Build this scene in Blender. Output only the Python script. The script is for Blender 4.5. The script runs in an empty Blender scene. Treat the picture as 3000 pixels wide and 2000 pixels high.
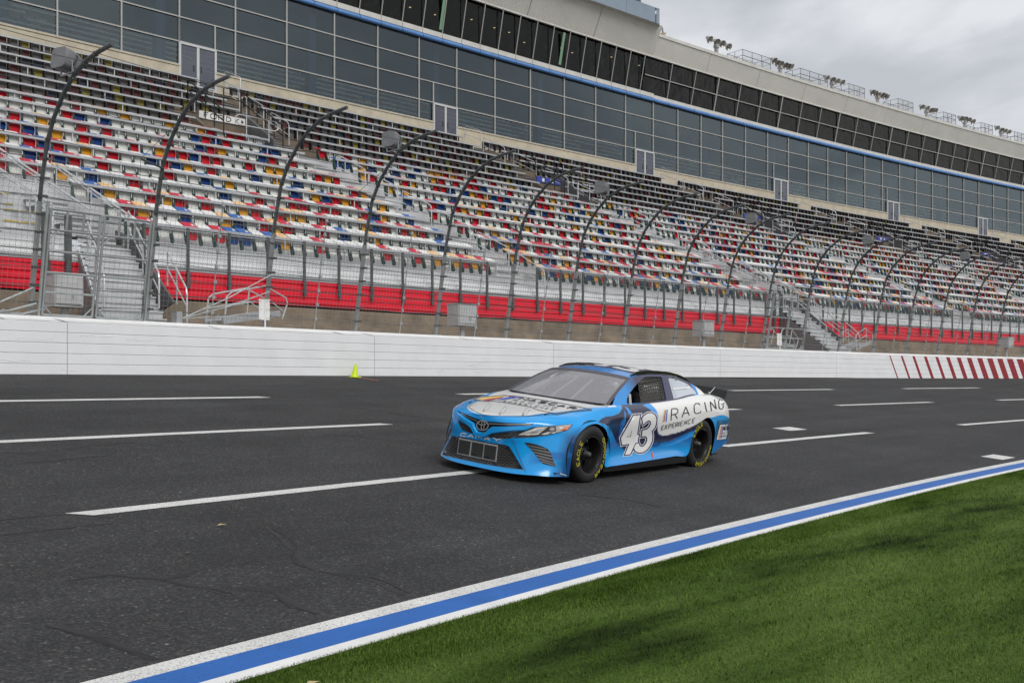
import bpy, bmesh, math, random
import numpy as np
from mathutils import Vector, Matrix
from mathutils.bvhtree import BVHTree
from mathutils.geometry import delaunay_2d_cdt
random.seed(4); rng = np.random.default_rng(4)
sc = bpy.context.scene
COL = sc.collection
R, RAD = math.radians, math.pi / 180

# ---------------------------------------------------------------- camera, sky, sun, exposure
EYE = 2.0603                      # camera height above the extended track plane
cam = bpy.data.objects.new('camera', bpy.data.cameras.new('camera')); COL.objects.link(cam)
cam.location = (0, 0, EYE); cam.rotation_euler = (R(90), 0, 0)
cam.data.sensor_width = 36; cam.data.lens = 3013.3 / 3000 * 36
cam.data.shift_y = 115.15 / 3000
cam.data.clip_start = .1; cam.data.clip_end = 6000
sc.camera = cam

SUN_EL, SUN_AZ = R(42), R(150)    # azimuth measured clockwise from +Y (camera looks along +Y)
w = bpy.data.worlds.new('World'); sc.world = w; w.use_nodes = True
nt = w.node_tree; nt.nodes.clear()
def wn(t, **k):
    n = nt.nodes.new(t)
    for a, b in k.items(): setattr(n, a, b)
    return n
out = wn('ShaderNodeOutputWorld'); bg = wn('ShaderNodeBackground')
sky = wn('ShaderNodeTexSky', sky_type='NISHITA', sun_disc=False, sun_elevation=SUN_EL, sun_rotation=SUN_AZ,
         air_density=1.0, dust_density=3.0, ozone_density=1.0)
skm = wn('ShaderNodeVectorMath', operation='SCALE'); skm.inputs['Scale'].default_value = .055
tc = wn('ShaderNodeTexCoord'); mp = wn('ShaderNodeMapping'); mp.inputs['Scale'].default_value = (1.0, 1.0, 1.9)
mp.inputs['Rotation'].default_value = (0, 0, R(30))
no = wn('ShaderNodeTexNoise'); no.inputs['Scale'].default_value = 4.6; no.inputs['Detail'].default_value = 7; no.inputs['Roughness'].default_value = .5
no.inputs['Distortion'].default_value = .35
rp = wn('ShaderNodeValToRGB')
e = rp.color_ramp.elements
e[0].position = .41; e[0].color = (.43, .445, .48, 1)
e[1].position = .60; e[1].color = (.635, .648, .67, 1)
m1 = rp.color_ramp.elements.new(.50); m1.color = (.505, .52, .555, 1)
cov = wn('ShaderNodeMix', data_type='RGBA'); cov.inputs['Factor'].default_value = .93
nt.links.new(sky.outputs['Color'], skm.inputs[0]); nt.links.new(tc.outputs['Generated'], mp.inputs['Vector'])
nt.links.new(mp.outputs['Vector'], no.inputs['Vector']); nt.links.new(no.outputs['Fac'], rp.inputs['Fac'])
nt.links.new(skm.outputs['Vector'], cov.inputs[6]); nt.links.new(rp.outputs['Color'], cov.inputs[7])
nt.links.new(cov.outputs[2], bg.inputs['Color']); bg.inputs['Strength'].default_value = 1.0
nt.links.new(bg.outputs['Background'], out.inputs['Surface'])

sl = bpy.data.lights.new('sun', 'SUN'); sl.energy = 1.5; sl.angle = R(28); sl.color = (1, .965, .91)
sun = bpy.data.objects.new('sun', sl); COL.objects.link(sun)
sd = Vector((math.sin(SUN_AZ) * math.cos(SUN_EL), math.cos(SUN_AZ) * math.cos(SUN_EL), math.sin(SUN_EL)))
sun.rotation_euler = (-sd).to_track_quat('-Z', 'Y').to_euler()

sc.view_settings.view_transform = 'Standard'; sc.view_settings.look = 'None'
sc.view_settings.exposure = 0.37; sc.view_settings.gamma = 1.0; sc.view_settings.use_curve_mapping = False
sc.render.engine = 'CYCLES'
sc.cycles.max_bounces = 8; sc.cycles.transparent_max_bounces = 24; sc.cycles.glossy_bounces = 4
sc.cycles.use_denoising = True

# ---------------------------------------------------------------- materials
MAT = {}
def mat(name, col=(.5, .5, .5), rough=.6, metal=0., spec=.5, coat=0., noise=None, bump=None, attr=None, emit=None):
    """noise=(scale, dark, light) multiplies the colour; bump=(scale, strength, distance)."""
    m = bpy.data.materials.new(name); m.use_nodes = True; t = m.node_tree
    b = t.nodes['Principled BSDF']
    b.inputs['Base Color'].default_value = (*col, 1); b.inputs['Roughness'].default_value = rough
    b.inputs['Metallic'].default_value = metal; b.inputs['Specular IOR Level'].default_value = spec
    b.inputs['Coat Weight'].default_value = coat; b.inputs['Coat Roughness'].default_value = .06
    if emit: b.inputs['Emission Color'].default_value = (*emit, 1); b.inputs['Emission Strength'].default_value = 1
    g = t.nodes.new('ShaderNodeNewGeometry')
    src = None
    if attr:
        a = t.nodes.new('ShaderNodeAttribute'); a.attribute_name = attr; src = a.outputs['Color']
        t.links.new(src, b.inputs['Base Color'])
    if noise:
        n = t.nodes.new('ShaderNodeTexNoise'); n.inputs['Scale'].default_value = noise[0]; n.inputs['Detail'].default_value = 5
        n.inputs['Roughness'].default_value = .65
        t.links.new(g.outputs['Position'], n.inputs['Vector'])
        mr = t.nodes.new('ShaderNodeMapRange'); mr.inputs[1].default_value = .3; mr.inputs[2].default_value = .7
        mr.inputs[3].default_value = noise[1]; mr.inputs[4].default_value = noise[2]
        t.links.new(n.outputs['Fac'], mr.inputs[0])
        mx = t.nodes.new('ShaderNodeVectorMath'); mx.operation = 'SCALE'
        if src: t.links.new(src, mx.inputs[0])
        else: mx.inputs[0].default_value = col
        t.links.new(mr.outputs[0], mx.inputs['Scale']); t.links.new(mx.outputs[0], b.inputs['Base Color'])
    if bump:
        n2 = t.nodes.new('ShaderNodeTexNoise'); n2.inputs['Scale'].default_value = bump[0]; n2.inputs['Detail'].default_value = 4
        t.links.new(g.outputs['Position'], n2.inputs['Vector'])
        bu = t.nodes.new('ShaderNodeBump'); bu.inputs['Strength'].default_value = bump[1]; bu.inputs['Distance'].default_value = bump[2]
        t.links.new(n2.outputs['Fac'], bu.inputs['Height']); t.links.new(bu.outputs['Normal'], b.inputs['Normal'])
    MAT[name] = m
    return m

# ---------------------------------------------------------------- mesh helper
class MB:
    """Collects shapes in world (or car) coordinates and links them as ONE mesh object."""
    def __init__(s): s.v = []; s.f = []; s.m = []
    def add(s, vs, fs, mi=0):
        o = len(s.v); s.v += [tuple(p) for p in vs]
        for f in fs: s.f.append(tuple(o + i for i in f)); s.m.append(mi)
    def quad(s, a, b, c, d, mi=0): s.add([a, b, c, d], [(0, 1, 2, 3)], mi)
    def hexa(s, p, mi=0):          # 8 points: bottom loop 0-3, top loop 4-7
        s.add(p, [(3, 2, 1, 0), (4, 5, 6, 7), (0, 1, 5, 4), (1, 2, 6, 5), (2, 3, 7, 6), (3, 0, 4, 7)], mi)
    def box(s, c, u, v, w, mi=0):  # centre and three half-axis vectors
        c, u, v, w = Vector(c), Vector(u), Vector(v), Vector(w)
        s.hexa([c - u - v - w, c + u - v - w, c + u + v - w, c - u + v - w, c - u - v + w, c + u - v + w, c + u + v + w, c - u + v + w], mi)
    def bar(s, a, b, wd, ht, up=(0, 0, 1), mi=0):
        a, b = Vector(a), Vector(b); d = (b - a)
        if d.length < 1e-6: return
        up = Vector(up); sd = d.cross(up)
        if sd.length < 1e-6: sd = d.cross(Vector((1, 0, 0)))
        sd.normalize(); upn = sd.cross(d).normalized()
        s.box((a + b) / 2, d / 2, sd * wd / 2, upn * ht / 2, mi)
    def tube(s, pts, r, n=6, mi=0, cap=True, closed=False):
        pts = [Vector(p) for p in pts]; k = len(pts); o = len(s.v)
        rr = r if isinstance(r, (list, tuple)) else [r] * k
        prev = None
        for i, p in enumerate(pts):
            if closed: d = pts[(i + 1) % k] - pts[i - 1]
            else: d = pts[min(i + 1, k - 1)] - pts[max(i - 1, 0)]
            d.normalize()
            if prev is None:
                up = Vector((0, 0, 1)) if abs(d.z) < .9 else Vector((1, 0, 0))
                e1 = d.cross(up).normalized()
            else:
                e1 = (prev - d * prev.dot(d)).normalized()
            prev = e1; e2 = d.cross(e1)
            for j in range(n):
                t = 2 * math.pi * j / n
                q = p + (e1 * math.cos(t) + e2 * math.sin(t)) * rr[i]
                s.v.append(tuple(q))
        for i in range(k if closed else k - 1):
            i2 = (i + 1) % k
            for j in range(n):
                j2 = (j + 1) % n
                s.f.append((o + i * n + j, o + i * n + j2, o + i2 * n + j2, o + i2 * n + j)); s.m.append(mi)
        if cap and not closed:
            s.f.append(tuple(o + j for j in range(n))[::-1]); s.m.append(mi)
            s.f.append(tuple(o + (k - 1) * n + j for j in range(n))); s.m.append(mi)
    def lathe(s, prof, mtx=None, n=32, mi=0, axis='z', a0=0., a1=2 * math.pi):
        """prof = list of (r, h); revolved about local z; mtx maps to world."""
        o = len(s.v); full = abs(a1 - a0 - 2 * math.pi) < 1e-6; m = n if full else n + 1
        for (r, h) in prof:
            for j in range(m):
                t = a0 + (a1 - a0) * j / n
                p = Vector((r * math.cos(t), r * math.sin(t), h))
                s.v.append(tuple(mtx @ p if mtx else p))
        for i in range(len(prof) - 1):
            for j in range(n):
                j2 = (j + 1) % m
                s.f.append((o + i * m + j, o + i * m + j2, o + (i + 1) * m + j2, o + (i + 1) * m + j)); s.m.append(mi)
    def grid(s, rows, mi=0, flip=False):
        o = len(s.v); nr = len(rows); nc = len(rows[0])
        for r in rows: s.v += [tuple(p) for p in r]
        for i in range(nr - 1):
            for j in range(nc - 1):
                f = (o + i * nc + j, o + i * nc + j + 1, o + (i + 1) * nc + j + 1, o + (i + 1) * nc + j)
                s.f.append(f[::-1] if flip else f); s.m.append(mi)
    def extrude(s, poly, off, mi=0):   # planar loop and offset vector
        poly = [Vector(p) for p in poly]; off = Vector(off); n = len(poly)
        s.add(poly + [p + off for p in poly], [tuple(range(n))[::-1], tuple(range(n, 2 * n))] + [(i, (i + 1) % n, n + (i + 1) % n, n + i) for i in range(n)], mi)
    def mesh(s, name, mats, origin=(0, 0, 0), smooth=False):
        me = bpy.data.meshes.new(name); o = Vector(origin)
        me.from_pydata([Vector(p) - o for p in s.v], [], s.f)
        for m in (mats if isinstance(mats, (list, tuple)) else [mats]): me.materials.append(MAT[m] if isinstance(m, str) else m)
        if any(s.m): me.polygons.foreach_set('material_index', s.m)
        if smooth:
            me.polygons.foreach_set('use_smooth', [True] * len(me.polygons))
            if smooth is not True: me.set_sharp_from_angle(angle=R(smooth))
        me.update()
        return me
    def build(s, name, mats, parent=None, smooth=False, local=False, **props):
        org = (0, 0, 0)
        if not local:
            p = parent; org = Vector((0, 0, 0))
            while p: org = org + p.location; p = p.parent
        ob = bpy.data.objects.new(name, s.mesh(name, mats, org, smooth)); COL.objects.link(ob)
        if parent: ob.parent = parent
        for k, v in props.items(): ob[k] = v
        return ob
    def fix(s):
        return s
def tag(o, label=None, category=None, group=None, kind=None):
    for k, v in (('label', label), ('category', category), ('group', group), ('kind', kind)):
        if v: o[k] = v
    return o
def thing(name, label, cat, loc=(0, 0, 0), group=None):
    o = bpy.data.objects.new(name, None); COL.objects.link(o); o.location = loc
    o.empty_display_size = .2
    return tag(o, label, cat, group)
def place(name, me, parent, mtx):
    o = bpy.data.objects.new(name, me); COL.objects.link(o); o.parent = parent; o.matrix_local = mtx
    return o
def copy_tree(o, parent=None):
    c = o.copy(); COL.objects.link(c)
    if parent: c.parent = parent
    for ch in list(o.children): copy_tree(ch, c)
    return c

# ---------------------------------------------------------------- the lie of the land
TO = (147.1534, -105.2370); TR = 180.9115          # centre and radius of the curved front straight
BK, BK2 = .109716, .000176                          # banking
def tz(d): return BK * d + BK2 * d * d if d > 0 else .06 * d
def T(a, d, z=None, dz=0.):                         # track frame: bearing in degrees, metres outward of the camera circle
    r = TR + d
    return Vector((TO[0] + r * math.cos(a * RAD), TO[1] + r * math.sin(a * RAD), (tz(d) if z is None else z) + dz))
SO = (383.0913, -355.9950); SR = 550.               # centre and radius of the grandstand rows
def S(a, d, z):
    r = SR + d
    return Vector((SO[0] + r * math.cos(a * RAD), SO[1] + r * math.sin(a * RAD), z))
def Sn(a): return Vector((math.cos(a * RAD), math.sin(a * RAD), 0))      # outward
def St(a): return Vector((math.sin(a * RAD), -math.cos(a * RAD), 0))     # along the row, to the right
def arc(fn, a0, a1, step, *k):
    n = max(1, int(math.ceil(abs(a1 - a0) / step)))
    return [fn(a0 + (a1 - a0) * i / n, *k) for i in range(n + 1)]
# ================================================================ materials of the place
mat('white_paint', (.80, .81, .83), .42, noise=(1.6, .93, 1.02), bump=(9, .25, .01))
mat('wall_top', (.82, .82, .82), .5, noise=(2.5, .9, 1.02))
mat('red_paint', (.29, .012, .022), .45, noise=(2, .88, 1.05))
mat('joint_dark', (.03, .03, .032), .8)
mat('steel', (.42, .45, .455), .42, .55, noise=(3, .75, 1.1))
mat('steel_dark', (.115, .12, .122), .5, .5, noise=(4, .75, 1.15))
mat('steel_post', (.10, .112, .118), .5, .3, noise=(4, .8, 1.1))
mat('alu', (.52, .53, .55), .4, .5, noise=(2.5, .82, 1.05))
mat('alu_tread', (.58, .59, .605), .55, .1, noise=(1.4, .75, 1.06))
mat('stringer_grey', (.22, .22, .225), .6)
mat('front_alu', (.74, .75, .76), .5)
mat('tread_yellow', (.45, .34, .06), .6)
mat('tread_edge', (.18, .18, .185), .6)
mat('pipe_white', (.58, .59, .60), .3, .35)
mat('red_sheet', (.74, .006, .030), .40, noise=(.8, .88, 1.05))
mat('wire', (.27, .28, .285), .5, .4)
mat('black', (.008, .008, .009), .6)
mat('black_pipe', (.012, .012, .013), .4, .2)
mat('concrete_stained', (.25, .20, .145), .85, noise=(1.1, .5, 1.2), bump=(14, .4, .02))
mat('concrete_brown', (.17, .135, .10), .85, noise=(1.3, .55, 1.2), bump=(10, .4, .02))
mat('concrete_beige', (.56, .50, .39), .8, noise=(1.6, .78, 1.06), bump=(12, .3, .01))
mat('concrete_grey', (.125, .125, .13), .8, noise=(1.2, .75, 1.1))
mat('mullion', (.44, .435, .42), .4, .3)
mat('door_frame', (.60, .60, .60), .35, .3)
mat('blue_pipe', (.12, .28, .62), .45, noise=(2, .85, 1.05))
mat('band_grey', (.60, .59, .56), .55, noise=(1.2, .85, 1.05))
mat('tower_blue', (.24, .30, .37), .5, noise=(.6, .88, 1.05))
mat('box_grey', (.50, .51, .515), .5, noise=(3, .85, 1.05))
mat('speaker_grey', (.17, .175, .185), .6, noise=(4, .8, 1.15))
mat('lamp_metal', (.40, .39, .37), .35, .5)
mat('lamp_wood', (.42, .30, .15), .6)
mat('sign_white', (.74, .74, .73), .5)
mat('sign_blue', (.03, .06, .42), .5)
mat('ink', (.02, .02, .022), .6)
mat('lime', (.56, .72, .006), .5)
mat('stick', (.42, .17, .09), .7)
mat('leaf', (.42, .33, .16), .7)
mat('column_blue', (.055, .09, .22), .6)
mat('room_dark', (.085, .09, .088), .9)
mat('room_seat', (.10, .07, .07), .8)
mat('green_strip', (.19, .36, .23), .5)

def glass_mat(name, tint, body, rough, ior, mixf, wave=0., gtint=(.95, .98, 1)):
    """dark tinted pane: partly see-through, glossy by Fresnel"""
    m = bpy.data.materials.new(name); m.use_nodes = True; t = m.node_tree; t.nodes.clear()
    o = t.nodes.new('ShaderNodeOutputMaterial'); mx = t.nodes.new('ShaderNodeMixShader'); m2 = t.nodes.new('ShaderNodeMixShader')
    tr = t.nodes.new('ShaderNodeBsdfTransparent'); tr.inputs[0].default_value = (*tint, 1)
    df = t.nodes.new('ShaderNodeBsdfDiffuse'); df.inputs[0].default_value = (*body, 1)
    gl = t.nodes.new('ShaderNodeBsdfGlossy'); gl.inputs['Roughness'].default_value = rough; gl.inputs[0].default_value = (*gtint, 1)
    fr = t.nodes.new('ShaderNodeFresnel'); fr.inputs['IOR'].default_value = ior
    m2.inputs[0].default_value = mixf
    t.links.new(tr.outputs[0], m2.inputs[1]); t.links.new(df.outputs[0], m2.inputs[2])
    t.links.new(fr.outputs[0], mx.inputs[0]); t.links.new(m2.outputs[0], mx.inputs[1]); t.links.new(gl.outputs[0], mx.inputs[2])
    if wave:
        g = t.nodes.new('ShaderNodeNewGeometry'); n = t.nodes.new('ShaderNodeTexNoise'); n.inputs['Scale'].default_value = 1.3; n.inputs['Detail'].default_value = 2
        bu = t.nodes.new('ShaderNodeBump'); bu.inputs['Strength'].default_value = wave; bu.inputs['Distance'].default_value = .05
        t.links.new(g.outputs['Position'], n.inputs['Vector']); t.links.new(n.outputs['Fac'], bu.inputs['Height'])
        for q in (gl, fr): t.links.new(bu.outputs['Normal'], q.inputs['Normal'])
    t.links.new(mx.outputs[0], o.inputs[0]); MAT[name] = m
glass_mat('facade_glass', (.88, .95, .94), (.03, .04, .042), .01, 2.05, .06, .05, (.80, .95, 1.0))
glass_mat('box_glass', (.18, .2, .2), (.006, .007, .007), .015, 1.5, .5, .95, (.72, .72, .66))
glass_mat('door_glass', (.5, .52, .6), (.13, .135, .19), .01, 1.8, .5, .03)

# asphalt: aggregate speckle, patches and long streaks along the track
m = mat('asphalt', (.05, .05, .05), .85, spec=.35); t = m.node_tree; b = t.nodes['Principled BSDF']
g = t.nodes.new('ShaderNodeNewGeometry')
def noise(t, vec, scale, detail=3, rough=.6):
    n = t.nodes.new('ShaderNodeTexNoise'); n.inputs['Scale'].default_value = scale; n.inputs['Detail'].default_value = detail
    n.inputs['Roughness'].default_value = rough; t.links.new(vec, n.inputs['Vector']); return n.outputs['Fac']
def ramp(t, fac, *st):
    r = t.nodes.new('ShaderNodeValToRGB'); el = r.color_ramp.elements
    while len(el) < len(st): el.new(.5)
    for q, (p, c) in zip(el, st): q.position = p; q.color = (*c, 1) if len(c) == 3 else c
    t.links.new(fac, r.inputs[0]); return r.outputs[0]
def mul(t, a, bb):
    x = t.nodes.new('ShaderNodeMix'); x.data_type = 'RGBA'; x.blend_type = 'MULTIPLY'; x.inputs[0].default_value = 1
    t.links.new(a, x.inputs[6]); t.links.new(bb, x.inputs[7]); return x.outputs[2]
pos = g.outputs['Position']
vo = t.nodes.new('ShaderNodeTexVoronoi'); vo.inputs['Scale'].default_value = 62; t.links.new(pos, vo.inputs['Vector'])
c1 = ramp(t, vo.outputs['Color'], (.0, (.018, .0185, .0195)), (.55, (.038, .0385, .040)), (.84, (.062, .062, .062)), (.94, (.12, .118, .112)), (1., (.24, .235, .22)))
c2 = ramp(t, noise(t, pos, 210, 2), (.3, (.55,) * 3), (.7, (1.5,) * 3))
c3 = ramp(t, noise(t, pos, .55, 6, .65), (.3, (.74,) * 3), (.7, (1.18,) * 3))
def streak(t, pos, ang, sx, sy):
    r0 = t.nodes.new('ShaderNodeMapping'); r0.inputs['Rotation'].default_value = (0, 0, -R(ang)); t.links.new(pos, r0.inputs['Vector'])
    r1 = t.nodes.new('ShaderNodeMapping'); r1.inputs['Scale'].default_value = (sx, sy, 1); t.links.new(r0.outputs[0], r1.inputs['Vector']); return r1
rot = streak(t, pos, 51, .10, 1.5)
c4 = ramp(t, noise(t, rot.outputs[0], .9, 5, .6), (.35, (.80,) * 3), (.65, (1.10,) * 3))
t.links.new(mul(t, mul(t, mul(t, c1, c2), c3), c4), b.inputs['Base Color'])
bu = t.nodes.new('ShaderNodeBump'); bu.inputs['Strength'].default_value = .55; bu.inputs['Distance'].default_value = .006
t.links.new(vo.outputs['Distance'], bu.inputs['Height']); t.links.new(bu.outputs['Normal'], b.inputs['Normal'])

def paint(name, col, wear):
    """road paint with asphalt showing through in specks"""
    m = mat(name, col, .6, spec=.4); t = m.node_tree; b = t.nodes['Principled BSDF']
    g = t.nodes.new('ShaderNodeNewGeometry'); pos = g.outputs['Position']
    sp = ramp(t, noise(t, pos, 75, 4, .75), (wear, tuple(.22 * c + .03 for c in col)), (wear + .09, col))
    pt = ramp(t, noise(t, pos, 2.2, 4), (.3, (.86,) * 3), (.7, (1.03,) * 3))
    t.links.new(mul(t, sp, pt), b.inputs['Base Color'])
    bu = t.nodes.new('ShaderNodeBump'); bu.inputs['Strength'].default_value = .4; bu.inputs['Distance'].default_value = .004
    t.links.new(noise(t, pos, 60, 3), bu.inputs['Height']); t.links.new(bu.outputs['Normal'], b.inputs['Normal'])
paint('line_white', (.72, .72, .70), .38)
paint('line_white_new', (.80, .80, .79), .31)
paint('line_blue', (.024, .135, .46), .34)
mat('crack', (.016, .016, .017), .75)
mat('crack_soft', (.027, .027, .028), .8)
mat('skid', (.030, .030, .031), .8, noise=(6, .9, 1.5))

# turf: colour by position, mown streaks
def turf(name, k):
    m = mat(name, (.06, .1, .02), .8, spec=.08); t = m.node_tree; b = t.nodes['Principled BSDF']
    g = t.nodes.new('ShaderNodeNewGeometry'); pos = g.outputs['Position']
    rot = streak(t, pos, 46, .32, 1.7)
    a = ramp(t, noise(t, rot.outputs[0], 1.1, 5, .62), (.33, tuple(k * c for c in (.026, .052, .007))), (.47, tuple(k * c for c in (.093, .162, .027))), (.68, tuple(k * c for c in (.165, .25, .055))))
    c = ramp(t, noise(t, pos, 55, 3), (.3, (.55,) * 3), (.7, (1.5,) * 3))
    t.links.new(mul(t, a, c), b.inputs['Base Color'])
turf('turf', .5); turf('blade', .82)
mat('far_ground', (.09, .10, .06), .9)

mat('infield_concrete', (.26, .245, .22), .9, noise=(.12, .1, 1.9))
# ================================================================ ground, road, markings
def sheet(name, a0, a1, ds, dz, m, step=.5, kind='structure', fn=None):
    g = MB(); g.grid([[T(a, d, dz=dz) for d in ds] for a in np.arange(a0, a1 + 1e-6, step)], flip=True)
    return tag(g.build(name, m, smooth=True), kind=kind)
g = MB(); n = 48
g.add([(1500 * math.cos(2 * math.pi * i / n), 1500 * math.sin(2 * math.pi * i / n), -3.4) for i in range(n)], [tuple(range(n))])
tag(g.build('ground', 'far_ground'), kind='structure')
sheet('infield_turf', 100, 190, [-48, -30, -18, -10, -6, -3, 0, 1.5, 3, 4.1, 4.36], -.03, 'turf')
sheet('infield_road', 100, 190, [-120, -80, -48.0], .0, 'infield_concrete', 1)
sheet('asphalt_track', 100, 190, [4.34] + list(np.arange(4.8, 19.4, .6)) + [19.55], 0, 'asphalt', .4)
sheet('white_edge_line', 110, 170, [4.345, 4.455], .004, 'line_white_new', .25)
sheet('blue_edge_line', 110, 170, [4.455, 4.682], .004, 'line_blue', .25)
sheet('white_edge_line', 110, 170, [4.682, 4.82], .004, 'line_white', .25)
def dash(a0, a1, d, wd=.088, name='lane_line'):
    g = MB(); n = 24; rows = []
    for i in range(n + 1):
        a = a0 + (a1 - a0) * i / n
        sk = -.025 if i in (0, n) else 0
        rows.append([T(a + sk, d - wd + rng.normal(0, .003), dz=.004), T(a - sk, d + wd + rng.normal(0, .003), dz=.004)])
    g.grid(rows, flip=False)
    return tag(g.build(name, 'line_white', smooth=True), kind='structure')
for k in range(-3, 6):
    dash(142.91 - 3.57 * k, 140.98 - 3.57 * k, 8.22)
    dash(142.58 - 3.52 * k, 140.67 - 3.52 * k, 12.02)
    dash(142.50 - 3.47 * k, 140.60 - 3.47 * k, 15.57)
for a, d in ((137.945, 9.225), (137.715, 5.225)):
    g = MB(); g.quad(T(a + .12, d + .2, dz=.004), T(a - .115, d + .2, dz=.004), T(a - .125, d - .2, dz=.004), T(a + .115, d - .2, dz=.004))
    tag(g.build('box_mark', 'line_white', None), kind='structure')
# cracks and sealed seams: wandering narrow strips, a hair above the road
def crack(pts, wd, m='crack', jit=.05, name='asphalt_crack', zz=.003):
    P = [Vector((a, d, 0)) for a, d in pts]; L = []
    for i in range(len(P) - 1):
        n = max(2, int((abs(P[i + 1].x - P[i].x) * 3.3 + abs(P[i + 1].y - P[i].y)) / .12))
        for j in range(n): L.append(P[i].lerp(P[i + 1], j / n))
    L.append(P[-1]); k = len(L); g = MB(); rows = []
    off = 0.
    for i, p in enumerate(L):
        off = off * .8 + rng.normal(0, jit * .6)
        tp = wd * (.35 + .65 * math.sin(math.pi * min(1, max(0, i / (k - 1)))) ** .5) * rng.uniform(.5, 1.25)
        q0 = L[max(0, i - 1)]; q1 = L[min(k - 1, i + 1)]
        dx, dy = (q1.x - q0.x) * 3.3, q1.y - q0.y; ln = math.hypot(dx, dy) or 1
        nx, ny = -dy / ln, dx / ln
        rows.append([T(p.x + (nx * (off + s * tp)) / 3.3, p.y + ny * (off + s * tp), dz=zz) for s in (-.5, .5)])
    g.grid(rows); return tag(g.build(name, m), kind='structure')
for p in ([(143.42, 5.72), (143.39, 5.35), (143.385, 5.09), (143.37, 4.87)], [(143.24, 6.49), (143.152, 6.462), (143.078, 6.203), (143.06, 5.898), (143.042, 5.627)],
          [(142.996, 5.719), (142.961, 5.502), (142.988, 5.167), (142.985, 4.96)], [(142.573, 7.029), (142.674, 6.37), (142.743, 6.021), (142.765, 5.729)],
          [(142.765, 5.729), (142.713, 5.442), (142.71, 5.297), (142.732, 4.944)], [(143.088, 6.152), (142.99, 6.212)], [(141.3, 6.6), (141.2, 6.2), (141.22, 5.7)]):
    crack(p, .028, 'crack', .035); crack(p, .075, 'crack_soft', .02, zz=.002)
for p, wd in (([(142.671, 10.665), (142.499, 10.747), (142.369, 10.79), (142.301, 11.008)], .05), ([(142.445, 11.314), (142.312, 11.438), (142.109, 11.481)], .03),
              ([(143.25, 8.4), (143.098, 8.336), (142.921, 8.274), (142.855, 7.99)], .05), ([(143.3, 7.86), (143.172, 7.85), (143.035, 7.837), (142.892, 7.794)], .045),
              ([(142.649, 11.341), (142.556, 11.123)], .03), ([(141.895, 10.154), (141.722, 10.176)], .035), ([(142.026, 11.375), (141.945, 11.409)], .05),
              ([(140.442, 14.606), (140.329, 13.472), (140.221, 12.145)], .04), ([(140.824, 12.221), (140.0, 12.11)], .06), ([(141.269, 11.309), (141.114, 11.067), (140.993, 10.101)], .03),
              ([(142.245, 9.969), (142.17, 9.933)], .06), ([(141.907, 16.559), (141.107, 16.631), (139.786, 16.692), (137, 16.8)], .07), ([(139, 12.1), (136, 12.0), (133, 12.1)], .05),
              ([(138.6, 9.0), (137.6, 8.6), (136.4, 8.3)], .03), ([(137.9, 9.9), (137.75, 9.5), (137.5, 8.9), (137.1, 8.6)], .025)):
    crack(p, wd, 'crack_soft', .03)

# turf blades: real blades, thinning out with distance
def blades():
    n = 1050000
    a = rng.uniform(118, 150, n * 2); d = np.concatenate([rng.uniform(-1.5, 4.35, n), 4.355 - np.abs(rng.normal(0, .14, n))])
    r = TR + d; x = TO[0] + r * np.cos(a * RAD); y = TO[1] + r * np.sin(a * RAD)
    z = np.where(d > 0, BK * d + BK2 * d * d, .06 * d) - .03
    px = 1500 + 3013.3 * x / np.maximum(y, .1)
    keep = (y > 3.2) & (y < 34) & (px > 250) & (px < 3350)
    py = 1115 - 3013.3 * (z - EYE) / np.maximum(y, .1); keep &= py < 2150
    dens = np.clip((8.5 / np.maximum(y, 3.0)) ** 1.35, 0, 1)
    keep &= rng.random(n * 2) < dens
    x, y, z = x[keep], y[keep], z[keep]; k = len(x)
    h = rng.uniform(.014, .034, k); wd = rng.uniform(.0018, .0036, k) * (1 + .09 * y)
    dd_ = np.hypot(x - TO[0], y - TO[1]) - TR; z = z + np.where(dd_ > 4.30, .016, 0)
    th = rng.uniform(0, 2 * np.pi, k); ln = rng.uniform(.1, .9, k) * h
    lt = rng.uniform(0, 2 * np.pi, k)
    v = np.empty((k, 3, 3), np.float32)
    v[:, 0] = np.stack([x - wd * np.cos(th), y - wd * np.sin(th), z - .003], 1)
    v[:, 1] = np.stack([x + wd * np.cos(th), y + wd * np.sin(th), z - .003], 1)
    v[:, 2] = np.stack([x + ln * np.cos(lt), y + ln * np.sin(lt), z + h], 1)
    me = bpy.data.meshes.new('grass'); me.vertices.add(3 * k); me.loops.add(3 * k); me.polygons.add(k)
    me.vertices.foreach_set('co', v.ravel()); me.loops.foreach_set('vertex_index', np.arange(3 * k, dtype=np.int32))
    me.polygons.foreach_set('loop_start', np.arange(0, 3 * k, 3, dtype=np.int32))
    me.materials.append(MAT['blade']); me.update(calc_edges=True)
    o = bpy.data.objects.new('grass', me); COL.objects.link(o); tag(o, kind='stuff')
blades()

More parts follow.
